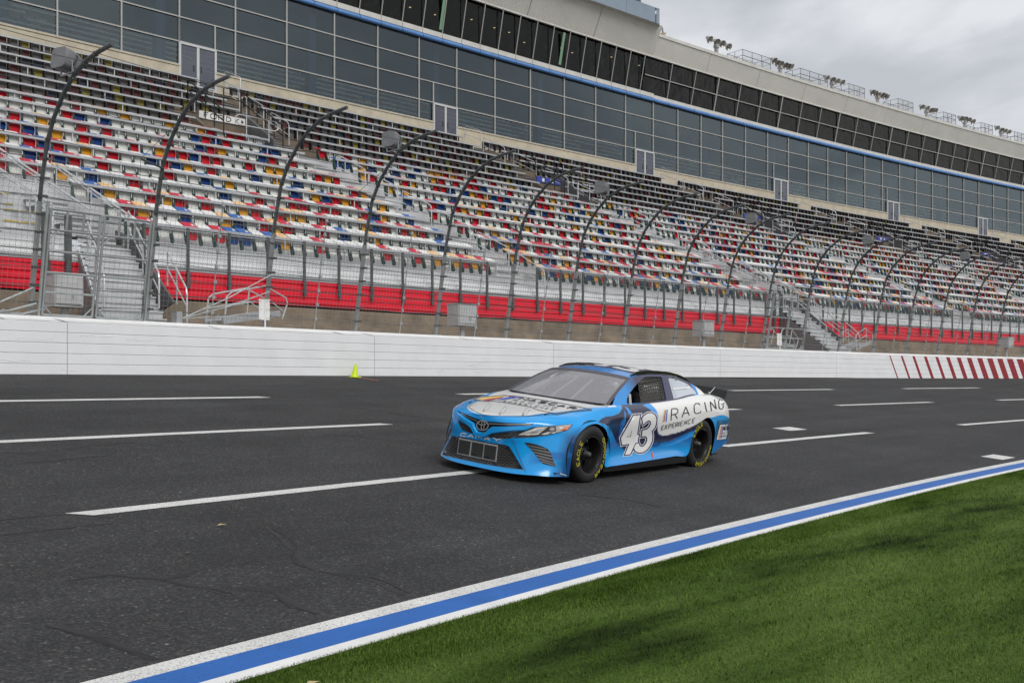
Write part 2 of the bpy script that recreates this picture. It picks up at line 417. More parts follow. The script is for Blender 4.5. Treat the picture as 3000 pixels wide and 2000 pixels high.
# ================================================================ barrier wall: sections of five stacked tubes
wall = thing('barrier_wall', 'long white painted barrier wall of stacked steel tubes beside the track', 'wall', T(138, 19.6))
J = [148.6, 146.2, 143.55, 141.165, 138.838, 136.777, 134.128, 131.72, 129.35, 127.0, 124.6]
TH = .2076
def tube_sec(a0, a1, z0):
    g = MB(); n = max(3, int((a0 - a1) / .3)); rows = []
    prof = [(.16, .003), (.008, .002), (0, .011), (0, TH - .011), (.008, TH - .002), (.16, TH - .003)]
    for i in range(n + 1):
        a = a0 + (a1 - a0) * i / n
        rows.append([T(a, 19.26 + dd, tz(19.26) + z0 + zz) for dd, zz in prof])
    g.grid(rows, flip=True); return g
for j in range(len(J) - 1):
    for k in range(5):
        tube_sec(J[j] - .0012, J[j + 1] + .0012, k * TH).build('steel_tube', 'white_paint', wall, smooth=40)
g = MB(); g.grid([[T(a, 19.30, tz(19.26) - .02), T(a, 19.30, tz(19.26) + 1.03)] for a in np.arange(124, 149, .4)], flip=True)
g.build('backing', 'joint_dark', wall)
ZW = tz(19.26) + 5 * TH
for j in range(len(J) - 1):
    a = J[j]
    while a > J[j + 1] + .2:
        b_ = max(a - 1.02, J[j + 1] + .005)
        g = MB(); g.grid([[T(q, 19.262, ZW + .002 + .004 * rng.random()), T(q, 19.72, ZW + .075 + .012 * rng.random())] for q in np.linspace(a, b_ + .012, 4)], flip=True)
        g.build('cover_sheet', 'wall_top', wall); a = b_
g = MB(); g.grid([[T(a, 19.70, 2.2), T(a, 19.70, ZW + .10), T(a, 19.74, ZW + .125), T(a, 20.36, ZW + .125), T(a, 20.38, ZW + .10), T(a, 20.38, 2.0)] for a in np.arange(122, 149, .4)], flip=True)
g.build('concrete_cap', 'wall_top', wall, smooth=40)
for k, (l, r) in enumerate([(130.259, 130.23), (129.969, 129.92), (129.67, 129.605), (129.369, 129.292), (129.063, 128.985), (128.769, 128.672), (128.478, 128.367), (128.194, 128.065),
                            (127.902, 127.755), (127.615, 127.454), (127.32, 127.159), (127.033, 126.857), (126.74, 126.55), (126.45, 126.25), (126.16, 125.95)]):
    g = MB()
    for q in range(5):
        zb = tz(19.26); rows = []
        for dd, zz in ((.0055, .0006), (-.003, .010), (-.003, TH - .010), (.0055, TH - .0006)):
            z0 = q * TH + zz; s0 = .2 * z0 / 1.038; rows.append([T(l + s0, 19.26 + dd, zb + z0), T(r + s0, 19.26 + dd, zb + z0)])
        g.grid(rows)
    g.build('red_stripe', 'red_paint', wall)

# blistered paint: wandering raised flakes on the lower tubes
for k in range(26):
    a = rng.uniform(134.5, 142.3); q = int(rng.integers(0, 4)); z = tz(19.26) + (q + rng.uniform(.25, .8)) * TH; n = int(rng.integers(5, 14)); g = MB(); P = []
    for i in range(n): P.append(T(a - .022 * i, 19.2585, z + rng.normal(0, .014)))
    g.tube(P, [.006 * (.4 + .6 * rng.random()) for _ in P], 5); g.build('paint_blister', 'white_paint', wall, smooth=True)
# ================================================================ catch fence on top of the wall
ZP = ZW + .125
PROF = [(0, ZP), (.18, 4.4), (.45, 5.9), (.68, 6.7), (.95, 7.15), (1.3, 7.53), (1.7, 7.83), (2.2, 8.03), (2.6, 8.1), (3.05, 8.14)]
def prof(t):                      # t in 0..1 along the profile by height then reach
    L = [0]
    for i in range(len(PROF) - 1): L.append(L[-1] + math.dist(PROF[i], PROF[i + 1]))
    s = t * L[-1]
    for i in range(len(PROF) - 1):
        if s <= L[i + 1] + 1e-9:
            u = (s - L[i]) / (L[i + 1] - L[i]); return (PROF[i][0] + u * (PROF[i + 1][0] - PROF[i][0]), PROF[i][1] + u * (PROF[i + 1][1] - PROF[i][1]))
    return PROF[-1]
PA = [146.5, 145.6, 144.7, 143.8, 142.9, 142.05, 141.266, 140.541, 139.651, 138.833] + [137.997 - .8352 * k for k in range(18)]
fence = thing('catch_fence', 'tall catch fence with curved steel posts and wire mesh on top of the white wall', 'fence', T(137.162, 20.05, ZP))
CT = [.045, .1, .155, .21, .265, .32, .375, .43, .49, .55, .61, .67, .73, .79, .85, .91]
g = MB()
g.bar((0, 0, 0), (0, -.39, 2.25), .075, .085, (0, 1, 0), 0)
pts = [(0, -.38, 2.2)] + [(0, -q, z - ZP) for q, z in PROF[2:]]
g.tube(pts, .042, 8, 1)
g.box((0, 0, .012), (.13, 0, 0), (0, .13, 0), (0, 0, .012), 0)
e = Vector(pts[-1]); d_ = (e - Vector(pts[-2])).normalized()
g.tube([e, e + d_ * .006], .038, 8, 2)
for t_ in CT:
    q, z = prof(t_); q2, z2 = prof(t_ + .01); d_ = Vector((0, -(q2 - q), z2 - z)).normalized()
    p = Vector((0, -q, z - ZP)); g.tube([p - d_ * .025, p + d_ * .025], .055, 8, 2)
    if t_ < .5: g.box(p + Vector((.07, -.05, 0)), (.045, 0, 0), (0, .03, 0), (0, 0, .025), 2)
post_me = g.mesh('post', ['steel', 'steel_post', 'steel_dark'], smooth=45)
def row_mtx(a, d, z, parent, fn=T):
    p = fn(a, d, z) - parent.location
    m = Matrix((St(a), Sn(a), (0, 0, 1))).transposed().to_4x4(); m.translation = p; return m
for a in PA: place('post', post_me, fence, row_mtx(a, 20.05, ZP, fence))
for t_ in CT:
    q, z = prof(t_)
    g = MB(); P = []
    for i in range(len(PA) - 1):
        sag = rng.uniform(.01, .05)
        for u in (0, .5): P.append(T(PA[i] + (PA[i + 1] - PA[i]) * u, 20.0 - q, z - (sag if u else 0)))
    g.tube(P, .0085 if t_ < .5 else .0065, 4, 0, False); g.build('cable', 'steel_dark', fence)
ZM = 6.35
def qz(z):
    for i in range(len(PROF) - 1):
        if PROF[i][1] <= z <= PROF[i + 1][1]: return PROF[i][0] + (PROF[i + 1][0] - PROF[i][0]) * (z - PROF[i][1]) / (PROF[i + 1][1] - PROF[i][1])
    return 0
for i in range(len(PA) - 1):
    a0, a1 = PA[i], PA[i + 1]; w_ = (a0 - a1) * RAD * 200.9; g = MB()
    nv = int(w_ / .108); zt = ZM
    wob = [rng.normal(0, .012) for _ in range(8)]
    for k in range(nv + 1):
        a = a0 + (a1 - a0) * k / nv + rng.normal(0, .0006)
        g.tube([T(a + .004 * wob[int(j * 7)], 19.97 - qz(z) + wob[int(j * 7)], z) for j, z in ((0, ZP + .03), (.33, 4.4), (.66, 5.4), (1, zt))], .0028, 3, 0, False)
    for z in np.arange(ZP + .05, zt, .108):
        g.tube([T(a0 + (a1 - a0) * u, 19.966 - qz(z) + wob[int(u * 7)], z + (.006 * wob[3] if 0 < u < 1 else 0) * 3) for u in (0, .25, .5, .75, 1)], .0028, 3, 0, False)
    g.build('mesh_panel', 'wire', fence, kind='stuff')
    m_ = (a0 + a1) / 2
    if i not in (6,):
        g = MB(); g.tube([T(m_, 19.93 - qz(z), z) for z in (ZP, 4.4, 5.3, 6.0)], .014, 5)
        for t_ in CT[:8]:
            q, z = prof(t_); c = T(m_, 19.92 - q, z); g.box(c, St(m_) * .035, Sn(m_) * .02, (0, 0, .04))
        g.build('stay', 'steel', fence)
# pipe arms with a guy wire on some posts
for a, z in ((140.541, 6.6), (138.833, 6.75), (137.162, 6.5), (133.82, 6.4), (132.15, 6.4)):
    q = qz(z); g = MB(); g.tube([T(a, 20.0 - q, z), T(a + .17, 19.9 - q, z + .1)], .022, 6); g.tube([T(a + .17, 19.9 - q, z + .1), T(a + .02, 18.9, 7.4)], .006, 4)
    g.tube([T(a + .17, 19.9 - q, z + .1), T(a + .18, 19.9 - q, z - .6)], .005, 4)
    g.build('pipe_arm', 'steel_dark', fence)
# tie cables and clamps bunched at the first gate and beside it
def ties(pairs, r=.014):
    g = MB()
    for p, q in pairs:
        p, q = Vector(p), Vector(q); mid = (p + q) / 2 + Vector((0, 0, -.05))
        g.tube([p, mid, q], r, 5)
        for u in (.2, .3, .4): g.box(p.lerp(q, u) + Vector((0, 0, -.02)), (.02, 0, 0), (0, .03, 0), (0, 0, .02))
    g.build('tie_cable', 'steel', fence)
for zz in (3.75, 4.2, 4.6): ties([(T(140.30, 19.95, ZP + .12), T(139.66, 19.9 - qz(zz), zz))])
ties([(T(141.62, 19.95, ZP + .05), T(141.27, 19.9, 3.9)), (T(141.55, 19.95, ZP + .02), T(141.25, 19.9, 3.6)), (T(141.45, 19.95, ZP + .02), T(141.2, 19.9, 3.5))], .02)
g = MB(); g.box(T(140.33, 20.0, ZP + .13), St(140) * .07, Sn(140) * .1, (0, 0, .13)); g.build('anchor_block', 'steel', fence)

# gates between the posts in front of the two stairs
def gate(a0, a1, label):
    am = (a0 + a1) / 2; gt = thing('fence_gate', label, 'gate', T(am, 19.93, ZP))
    P = lambda a, z: T(a, 19.92 - qz(z), z)
    zs = [ZP + .04, 3.83, 4.22, 4.64, 5.06, 5.46]
    for lo, hi in ((a0 - .05, am + .012), (am - .012, a1 + .05)):
        lf = MB()
        for a in (lo, hi): lf.tube([P(a, z) for z in (zs[0], 4.4, zs[-1])], .027, 6)
        for z in zs: lf.tube([P(lo, z), P(hi, z)], .024, 6)
        for u in (.33, .66): lf.tube([P(lo + (hi - lo) * u, zs[-2]), P(lo + (hi - lo) * u, zs[-1])], .024, 6)
        for a, s in ((lo, 1), (hi, -1)):
            q = .055 * s * (-1 if lo > hi else 1)
            lf.bar(P(a, zs[0] + .2), P(a + q, zs[0]), .04, .02); lf.bar(P(a, zs[-2] - .2), P(a + q, zs[-2]), .04, .02)
        lf.build('gate_leaf', 'steel', gt, smooth=45)
    for a in (a0 - .03, a1 + .03):
        g = MB(); g.tube([P(a, ZP), P(a, 4.4), P(a, 5.6)], .032, 6); g.build('gate_post', 'steel', gt, smooth=45)
    g = MB(); c = P(a1 + .06, 4.0)
    for i in range(9): g.lathe([(.012, -.008), (.03, -.008), (.03, .008), (.012, .008)], Matrix.Translation(c - Vector((0, 0, .06 * i))) @ Matrix.Rotation(R(90 * (i % 2)), 4, 'X'), 8)
    g.build('chain', 'steel_dark', gt)
gate(141.266, 140.541, 'double steel gate in the catch fence at the left stairs')
gate(132.986, 132.15, 'steel fence gate further along in front of the right stairs')
# loudspeakers on every third post
def speaker(a, label):
    t = thing('loudspeaker', label, 'loudspeaker', T(a, 18.4, 8.0), 'loudspeakers on the fence posts')
    c = T(a, 18.55, 8.12); u, n_ = St(a), Sn(a); z_ = Vector((0, 0, 1))
    ax = (-u * .92 - n_ * .18 + z_ * .12).normalized(); sd_ = ax.cross(z_).normalized(); up = sd_.cross(ax)
    g = MB(); rows = []
    for s, k in ((.23, 1.), (.22, 1.02), (.05, .98), (-.14, .82), (-.23, .5), (-.25, .05)):
        rows.append([c + ax * s + (sd_ * math.copysign(abs(math.cos(q)) ** .45, math.cos(q)) + up * math.copysign(abs(math.sin(q)) ** .45, math.sin(q))) * .20 * k for q in np.linspace(0, 2 * math.pi, 21)])
    g.grid(rows); g.add(rows[0][:-1], [tuple(range(20))]); g.build('housing', 'speaker_grey', t, smooth=50)
    g = MB(); g.bar(c + ax * .06 - up * .03 - n_ * .21, c - up * .24 - n_ * .21, .035, .02); g.bar(c - up * .24 - n_ * .21, c - up * .24 + n_ * .21, .035, .02); g.bar(c - up * .24 + n_ * .21, c + ax * .06 - up * .03 + n_ * .21, .035, .02)
    g.bar(c - up * .24, T(a, 18.35, 7.78), .04, .04); g.build('bracket', 'steel', t)
    g = MB(); g.tube([c + up * .2 - n_ * .08, c + up * .08 - n_ * .22 - ax * .07, c - up * .08 - n_ * .22, c - up * .24 - n_ * .08], .012, 5); g.build('cord', 'black', t)
for a, lb in ((141.266, 'grey loudspeaker on the curved fence post nearest the left edge'), (138.833, 'grey loudspeaker hanging on the fourth curved fence post in view'),
              (136.327, 'grey loudspeaker on a fence post above the parked white boxes and middle seats'), (133.82, 'grey loudspeaker on a fence post over the right end of the race car'),
              (131.315, 'grey loudspeaker on a distant fence post past the right stairs'), (128.81, 'smallest and farthest grey loudspeaker at the right end of the fence')):
    speaker(a, lb)
# electrical boxes behind the fence
def elbox(a, d, zb, w_, h_, label):
    t = thing('electrical_box', label, 'box', S(a, d, 2.3), 'grey electrical boxes behind the fence')
    u, n_ = St(a), Sn(a); c = S(a, d, zb + h_ / 2)
    g = MB(); g.box(c, u * w_ / 2, n_ * .27, (0, 0, h_ / 2)); g.build('cabinet', 'box_grey', t)
    g = MB(); g.box(c - n_ * .285 + Vector((0, 0, .02)), u * (w_ / 2 - .03), n_ * .012, (0, 0, h_ / 2 - .05)); g.build('door', 'box_grey', t)
    g = MB(); g.box(c - n_ * .30 + u * .08 + Vector((0, 0, -.12)), u * .02, n_ * .01, (0, 0, .06)); g.build('latch', 'steel', t)
    g = MB(); g.box(c + Vector((0, 0, h_ / 2 + .012)), u * (w_ / 2 + .02), n_ * .30, (0, 0, .012)); g.build('lid', 'box_grey', t)
    g = MB(); g.box(S(a, d, (2.3 + zb) / 2), u * .07, n_ * .05, (0, 0, (zb - 2.3) / 2)); g.build('leg', 'box_grey', t)
elbox(136.01, -3.1, 3.76, .66, .76, 'large grey electrical box behind the double gate at left')
elbox(134.70, -3.1, 3.80, .78, .68, 'grey electrical box in the middle of the fence against red panels')
elbox(133.335, -3.1, 3.86, .72, .62, 'grey electrical box behind the fence above the car roof')
elbox(130.30, -3.1, 4.02, .72, .60, 'grey electrical box far along the fence at right')
elbox(136.16, -2.4, 5.45, .5, .62, 'grey box mounted high beside the left stairs at frame edge')
# white boards on thin poles stuck behind the wall
for a, lb in ((139.70, 'white board on a thin pole beside the tilted steps at left'), (132.73, 'white board on a thin pole in front of the right stairs')):
    t = thing('marker_board', lb, 'sign', T(a, 19.8, ZW + .1), 'white boards on poles')
    c = T(a, 19.78, ZP + .42); u = St(a)
    g = MB(); g.hexa([c - u * .14 + Sn(a) * .02 + Vector((0, 0, -.24)), c + Vector((0, 0, -.25)), c + Sn(a) * .02 + Vector((0, 0, -.25)), c - u * .14 + Sn(a) * .04 + Vector((0, 0, -.24)),
                     c - u * .14 + Sn(a) * .02 + Vector((0, 0, .25)), c + Vector((0, 0, .24)), c + Sn(a) * .02 + Vector((0, 0, .24)), c - u * .14 + Sn(a) * .04 + Vector((0, 0, .25))])
    g.box(c + u * .072, u * .07, Sn(a) * .01, (0, 0, .245)); g.build('board', 'sign_white', t)
    g = MB(); g.bar(T(a, 19.76, ZW + .06), T(a, 19.76, ZP + .66), .03, .02, (0, 1, 0)); g.build('pole', 'sign_white', t)
    g = MB()
    for sx in (-.12, .05, .12):
        for sz in (-.2, 0, .2): g.box(c + u * sx + Vector((0, 0, sz)) - Sn(a) * .02, u * .006, Sn(a) * .01, (0, 0, .006))
    g.build('rivet', 'ink', t)
# cone and stick by the wall foot
cn = thing('traffic_cone', 'lime yellow traffic cone at the foot of the white wall', 'cone', T(139.105, 18.95))
M_ = Matrix.Translation(T(139.105, 18.95)) @ Matrix.Rotation(R(6), 4, 'Y')
g = MB(); g.lathe([(.10, .012), (.093, .022), (.034, .31), (.022, .34), (.008, .34)], M_, 20); g.build('cone_body', 'lime', cn, smooth=40)
g = MB(); g.box(M_ @ Vector((0, 0, .012)), St(139) * .12, Sn(139) * .12, Vector((0, 0, .010)) + Sn(139) * .001); g.build('base', 'lime', cn)
g = MB(); g.bar(T(139.10, 18.95, dz=.01), T(139.07, 18.2, dz=.012), .03, .012); tag(g.build('stick', 'stick'), 'thin orange brown stick lying on the asphalt beside the cone', 'stick')
for a, d, lb in ((142.685, 7.249, 'small pale dead leaf lying alone on the dark asphalt'), (143.255, 4.05, 'tan dead leaf lying in the turf at the bottom')):
    g = MB(); c = T(a, d, dz=.02); u, n_ = St(a), Sn(a)
    g.add([c - u * .05, c + n_ * .02 + Vector((0, 0, .012)), c + u * .06, c - n_ * .018 + Vector((0, 0, .006))], [(0, 1, 2), (0, 2, 3)])
    tag(g.build('leaf', 'leaf'), lb, 'leaf')
# ================================================================ grandstand
stand = thing('grandstand', 'long open grandstand of coloured seat rows rising behind the catch fence', 'grandstand', S(132, 0, 2.3))
ZR = [6.41, 7.03, 7.68, 8.30, 8.95, 9.58, 10.25, 10.89, 11.53, 12.12, 12.77, 13.44, 14.12, 14.8, 15.48, 16.18]
NR, WR = 16, 1.15
A0, A1 = 137.2, 124.6
def lerp_tab(tab, x):
    for (x0, y0), (x1, y1) in zip(tab, tab[1:]):
        if x <= x1: return y0 + (y1 - y0) * max(0, x - x0) / (x1 - x0)
    return tab[-1][1]
AISLE = [[(0, 135.98), (6, 136.15), (18, 136.35)], [(0, 134.12), (9, 134.41), (18, 134.47)], [(0, 132.15), (6, 132.42), (18, 132.84)], [(0, 130.2), (6, 130.46), (18, 131.0)],
         [(0, 128.42), (6, 128.72), (18, 129.36)], [(0, 126.65), (6, 127.0), (18, 127.69)], [(0, 125.0), (6, 125.3), (18, 126.1)]]
HW = .068
VOM = [(134.80, 134.57), (132.76, 132.56), (130.80, 130.60), (129.09, 128.90), (127.42, 127.24)]      # walk-in openings, rows 9-10
STAIR = [(135.865, 135.72), (132.34, 132.16)]                                                    # stairs through the front
def blocked(a, k):
    d = k * WR
    for t_ in AISLE:
        if abs(a - lerp_tab(t_, d)) < HW + .012: return True
    if k in (9, 10, 11):
        for l, r in VOM:
            if r - .03 < a < l + .06 and not (k == 9 and a > r + .02): return True
    if k < 3:
        for l, r in STAIR:
            if r - .01 + .025 * d < a < l + .0 + .03 * d: return True
    return False
# treads and risers, one part per row
for k in range(NR):
    d, zt = k * WR, ZR[k] - .50
    zp = ZR[k - 1] - .50 if k else 5.62
    m = 'alu_tread' if k < 10 else 'concrete_brown'
    segs = [(A0, A1)]
    cuts = (VOM if k in (9, 10) else []) + (STAIR if k < 1 else [])
    for l, r in cuts:
        segs = [s for q in segs for s in (((q[0], l), (r, q[1])) if q[0] > l and q[1] < r else (q,))]
    for s0, s1 in segs:
        g = MB(); dd = d - .18
        pr = [(dd + .02, zp), (dd, zp + .01), (dd, zt - .03), (dd - .03, zt - .025), (dd - .03, zt), (dd + WR, zt), (dd + WR, zt - .05)]
        g.grid([[S(a, q, z) for q, z in pr] for a in np.linspace(s0, s1, max(2, int((s0 - s1) / .35)))], flip=True)
        g.build('row_step', m, stand)
# front apron: bench like steps, red sheets, dark gap, stained base wall
for d, z0, z1 in ((-.70, 5.14, 5.26), (-.55, 5.26, 5.42), (-.36, 5.42, 5.62)):
    for s0, s1 in ((A0, STAIR[0][0]), (STAIR[0][1], STAIR[1][0]), (STAIR[1][1], A1)):
        g = MB(); g.grid([[S(a, d, z0), S(a, d, z1 - .04), S(a, d - .03, z1 - .035), S(a, d - .03, z1), S(a, d + .24, z1)] for a in np.linspace(s0, s1, max(2, int((s0 - s1) / .35)))], flip=True)
        g.build('front_step', 'front_alu', stand)
for s0, s1 in ((A0, STAIR[0][0]), (STAIR[0][1], STAIR[1][0]), (STAIR[1][1], A1)):
    n = max(1, round((s0 - s1) / .62))
    for i in range(n):
        a0, a1 = s0 + (s1 - s0) * i / n, s0 + (s1 - s0) * (i + 1) / n - .0015
        g = MB(); rows = []
        for a in np.linspace(a0, a1, 4):
            r = []
            for c in range(4):
                z = 5.10 - c * .195
                r += [S(a, -.80, z), S(a, -.84, z - .02), S(a, -.84, z - .105), S(a, -.80, z - .135), S(a, -.80, z - .185)]
            rows.append(r)
        g.grid(rows, flip=False); g.build('red_panel', 'red_sheet', stand)
    g = MB(); g.grid([[S(a, -.86, 5.10), S(a, -.86, 5.15), S(a, -.70, 5.15)] for a in np.linspace(s0, s1, 40)], flip=True); g.build('ledge_trim', 'alu', stand)
    n = max(1, round((s0 - s1) / .45))
    for i in range(n):
        a0, a1 = s0 + (s1 - s0) * i / n, s0 + (s1 - s0) * (i + 1) / n - .001
        for za, zb, dd in ((2.2, 3.74, -1.05), (3.75, 4.26, -.93)):
            g = MB(); g.grid([[S(a, dd + .1, za), S(a, dd, za), S(a, dd, zb - .02), S(a, dd + .02, zb), S(a, dd + .5, zb)] for a in np.linspace(a0, a1, 3)], flip=True)
            g.build('base_block', 'concrete_stained', stand)
    g = MB(); g.grid([[S(a, -.62, 4.2), S(a, -.62, 5.1)] for a in np.linspace(s0, s1, 30)], flip=True); g.build('dark_gap', 'black', stand)
g = MB(); g.grid([[S(a, -5.6, 2.2), S(a, -.8, 2.25)] for a in np.linspace(A0 + 1, A1, 40)], flip=True)
tag(g.build('service_walk', 'concrete_stained'), kind='structure')
# half steps and dark nosings in the aisles
for k in range(NR - 1):
    d, zt = k * WR, ZR[k] - .50
    for t_ in AISLE:
        a = lerp_tab(t_, d); m = 'alu_tread' if k < 9 else 'concrete_brown'
        g = MB(); g.hexa([S(a + HW, d + .55, zt), S(a - HW, d + .55, zt), S(a - HW, d + 1.0, zt), S(a + HW, d + 1.0, zt), S(a + HW, d + .55, zt + .31), S(a - HW, d + .55, zt + .31), S(a - HW, d + 1.0, zt + .31), S(a + HW, d + 1.0, zt + .31)]); g.build('aisle_step', m, stand)
        for dd, zz in ((.545, zt + .235), (.955, zt + .58)):
            g = MB(); g.quad(S(a + HW, d + dd - .02, zz), S(a - HW, d + dd - .02, zz), S(a - HW, d + dd - .02, zz + .04), S(a + HW, d + dd - .02, zz + .055)); g.build('nosing', 'tread_edge' if t_ is not AISLE[0] else 'tread_yellow', stand)
# rails with their little posts
for k in range(NR):
    d, z = k * WR - .06, ZR[k]
    a = A0; cur = None
    for i, a in enumerate(np.arange(A0, A1, -.02)):
        bl = blocked(a, k)
        if not bl and cur is None: cur = a
        if (bl or a - .02 < A1) and cur is not None:
            if cur - a > .12:
                g = MB(); n = max(2, int((cur - a) / .3)); aa = np.linspace(cur, a, n)
                pr = [(-.05, -.035), (-.05, .03), (-.03, .045), (.03, .045), (.05, .03), (.05, -.035), (-.05, -.035)]
                g.grid([[S(q, d + u, z + v) for u, v in pr] for q in aa], flip=True)
                for q in (cur, a): g.add([S(q, d + u, z + v) for u, v in pr[:-1]], [tuple(range(6))])
                for q in np.arange(cur - .05, a, -.235):
                    g.bar(S(q, d, z - .03), S(q, d, z - .52), .035, .05, Sn(q), 1)
                g.build('row_rail', ['alu', 'pipe_white'], stand)
            cur = None
# aisle handrails: short sloping loops, every second row
def loop_rail(a, d0, d1, name='aisle_rail', m='pipe_white', par=None, h=.5, zf=None):
    zf = zf or (lambda d: 6.36 + .5678 * d - .5)
    g = MB(); H1, H2 = .95, .45
    P = lambda d, hh: S(a(d), d, zf(d) + hh)
    q = [P(d1, .0), P(d1, H1 - .12), P(d1 - .03, H1 - .03), P(d1 - .13, H1)]
    q += [P(d0 + .13, H1 + .03), P(d0 + .04, H1), P(d0, H1 - .1), P(d0, .0)]
    g.tube(q, .022, 6); g.tube([P(d1, H2), P(d0, H2)], .02, 6)
    return g.build(name, m, par or stand, smooth=45)
for j, t_ in enumerate(AISLE):
    for d1 in (.1, 1.85, 3.5, 5.2, 6.75, 8.3, 10.9, 12.8, 14.7, 16.6):
        if d1 > 9.9 and j in (1,) and d1 < 12: continue
        loop_rail(lambda d, t_=t_: lerp_tab(t_, max(0, d)) - .02, d1 - 1.35, d1)
# walk-in openings in the upper part
for j, (l, r) in enumerate(VOM):
    zt = 13.42; zb = 11.0
    g = MB(); g.quad(S(l, 12.35, zb), S(r, 12.35, zb), S(r, 12.35, zt), S(l, 12.35, zt)); g.build('back_wall', 'concrete_brown', stand)
    g = MB()
    g.extrude([S(r, 10.1, zb), S(r, 12.6, zb), S(r, 12.9, 13.75), S(r, 12.6, 13.7), S(r, 10.1, 12.12)], St(r) * .14); g.build('side_wall', 'concrete_grey', stand)
    g = MB(); g.extrude([S(l, 9.9, zb), S(l, 12.4, zb), S(l, 12.6, 13.1), S(l, 12.3, 13.05), S(l, 9.9, 11.6)], -St(l) * .2); g.build('side_wall', 'concrete_brown', stand)
    g = MB(); g.quad(S(l, 9.9, zb + .02), S(r, 9.9, zb + .02), S(r, 12.35, zb + .02), S(l, 12.35, zb + .02)); g.build('walk_floor', 'concrete_grey', stand)
    # black guard rails round the opening, a silver guard in front
    g = MB(); am = (l + r) / 2
    top = [S(l + .01, 10.0, 12.9), S(l + .01, 13.0, 14.75), S(r - .015, 13.0, 14.75), S(r - .015, 9.6, 12.65)]
    for h in (0, -.42): g.tube([p + Vector((0, 0, h)) for p in top], .028, 6)
    for p, q, n in ((top[0], top[1], 4), (top[1], top[2], 3), (top[2], top[3], 5)):
        for i in range(n + 1):
            c = p.lerp(q, i / n); g.tube([c, c - Vector((0, 0, .98))], .026, 6)
    g.build('guard_rail', 'black_pipe', stand)
    g = MB(); pts = []
    for u, v in ((0, .22), (0, .32), (.08, .42), (.92, .42), (1, .32), (1, .12), (.92, .02), (.08, .02), (0, .12)):
        pts.append(S(l - .03 + (r - l + .03) * u, 9.75, 12.38 + v))
    g.tube(pts, .022, 6, closed=True)
    for u in (.25, .78): a = l - .03 + (r - l + .03) * u; g.tube([S(a, 9.75, 12.8), S(a, 9.75, 11.9)], .022, 6)
    g.build('guard_loop', 'pipe_white', stand, smooth=45)
    sg = thing('section_sign', ('white section sign lettered FORD K on the nearest walk-in wall' if j == 0 else
               f'blue section sign over the {["", "second", "third", "fourth", "fifth"][j]} walk-in opening from the left'), 'sign', S(am, 12.3, 13.2), 'signs over the walk-in openings' if j else None)
    z0, z1 = 13.08, 13.37
    g = MB(); g.hexa([S(l - .005, 12.30, z0 - .02), S(r + .005, 12.30, z0), S(r + .005, 12.33, z0), S(l - .005, 12.33, z0 - .02), S(l - .005, 12.30, z1), S(r + .005, 12.30, z1), S(r + .005, 12.33, z1), S(l - .005, 12.33, z1)])
    g.build('panel', 'sign_white' if j == 0 else 'sign_blue', sg)
    if j == 0:
        U = lambda x, z: S(l - .005 - (l - r - .01) * x, 12.294, z0 + .02 + z * .25)
        for ch in ([[(.10, .1), (.10, .9), (.19, .9)], [(.10, .52), (.17, .52)]], [[(.24, .3), (.27, .1), (.33, .1), (.36, .3), (.36, .7), (.33, .9), (.27, .9), (.24, .7), (.24, .3)]],
                   [[(.41, .1), (.41, .9), (.50, .9), (.52, .7), (.50, .52), (.41, .52)], [(.46, .52), (.53, .1)]], [[(.58, .1), (.58, .9), (.65, .85), (.68, .6), (.68, .4), (.65, .15), (.58, .1)]], [[(.78, .1), (.78, .9)], [(.86, .9), (.79, .5), (.86, .1)]]):
            g = MB()
            for p in ch:
                for (x0, y0), (x1, y1) in zip(p, p[1:]): g.bar(U(x0, y0), U(x1, y1), .006, .035, (0, 0, 1))
            g.build('letter', 'ink', sg)
        g = MB(); g.add([U(.91, .15), U(.91, .85), U(.97, .5)], [(0, 1, 2)]); g.build('arrow', 'ink', sg)
    else:
        g = MB()
        for x in (.3, .62): g.box(S(l - (l - r) * x, 12.294, 13.22), St(l) * .12, Sn(l) * .002, (0, 0, .09))
        g.build('emblem', 'sign_white', sg)
# pipe rail posts along the stand front with chain-link between
link = thing('chain_link_fence', 'low chain-link fence on dark posts along the front of the seats', 'fence', S(133, -.86, 4.6))
g = MB(); g.box((0, 0, .78), (.034, 0, 0), (0, .034, 0), (0, 0, .78)); g.box((0, -.03, .12), (.05, 0, 0), (0, .03, 0), (0, 0, .22))
lp = g.mesh('post', 'steel_dark')
ang = [q for q in np.arange(137.15, 126.5, -.1325) if not any(r - .02 < q < l + .02 for l, r in STAIR)]
for a in ang: place('post', lp, link, row_mtx(a, -.88, 4.72, link, S))
for i in range(len(ang) - 1):
    if ang[i] - ang[i + 1] > .2: continue
    g = MB(); a0, a1 = ang[i], ang[i + 1]
    n = 18; hgt = 1.02; m_ = 15
    for k in range(n + 1):
        for s in (1, -1):
            pts = []
            for q in range(m_ + 1):
                x = k + (s * .5 if q % 2 else 0)
                if 0 <= x <= n: pts.append(S(a0 + (a1 - a0) * x / n, -.90 - .004 * s, 5.14 + hgt * q / m_))
            if len(pts) > 1: g.tube(pts, .0017, 3, 0, False)
    g.build('wire_mesh', 'wire', link, kind='stuff')
    g = MB(); g.tube([S(a0, -.88, 6.2), S(a1, -.88, 6.2)], .02, 6); g.build('rail', 'steel', link)
    g = MB(); g.tube([S(a0, -.88, 5.16), S(a1, -.88, 5.16)], .015, 6); g.build('rail', 'steel', link)

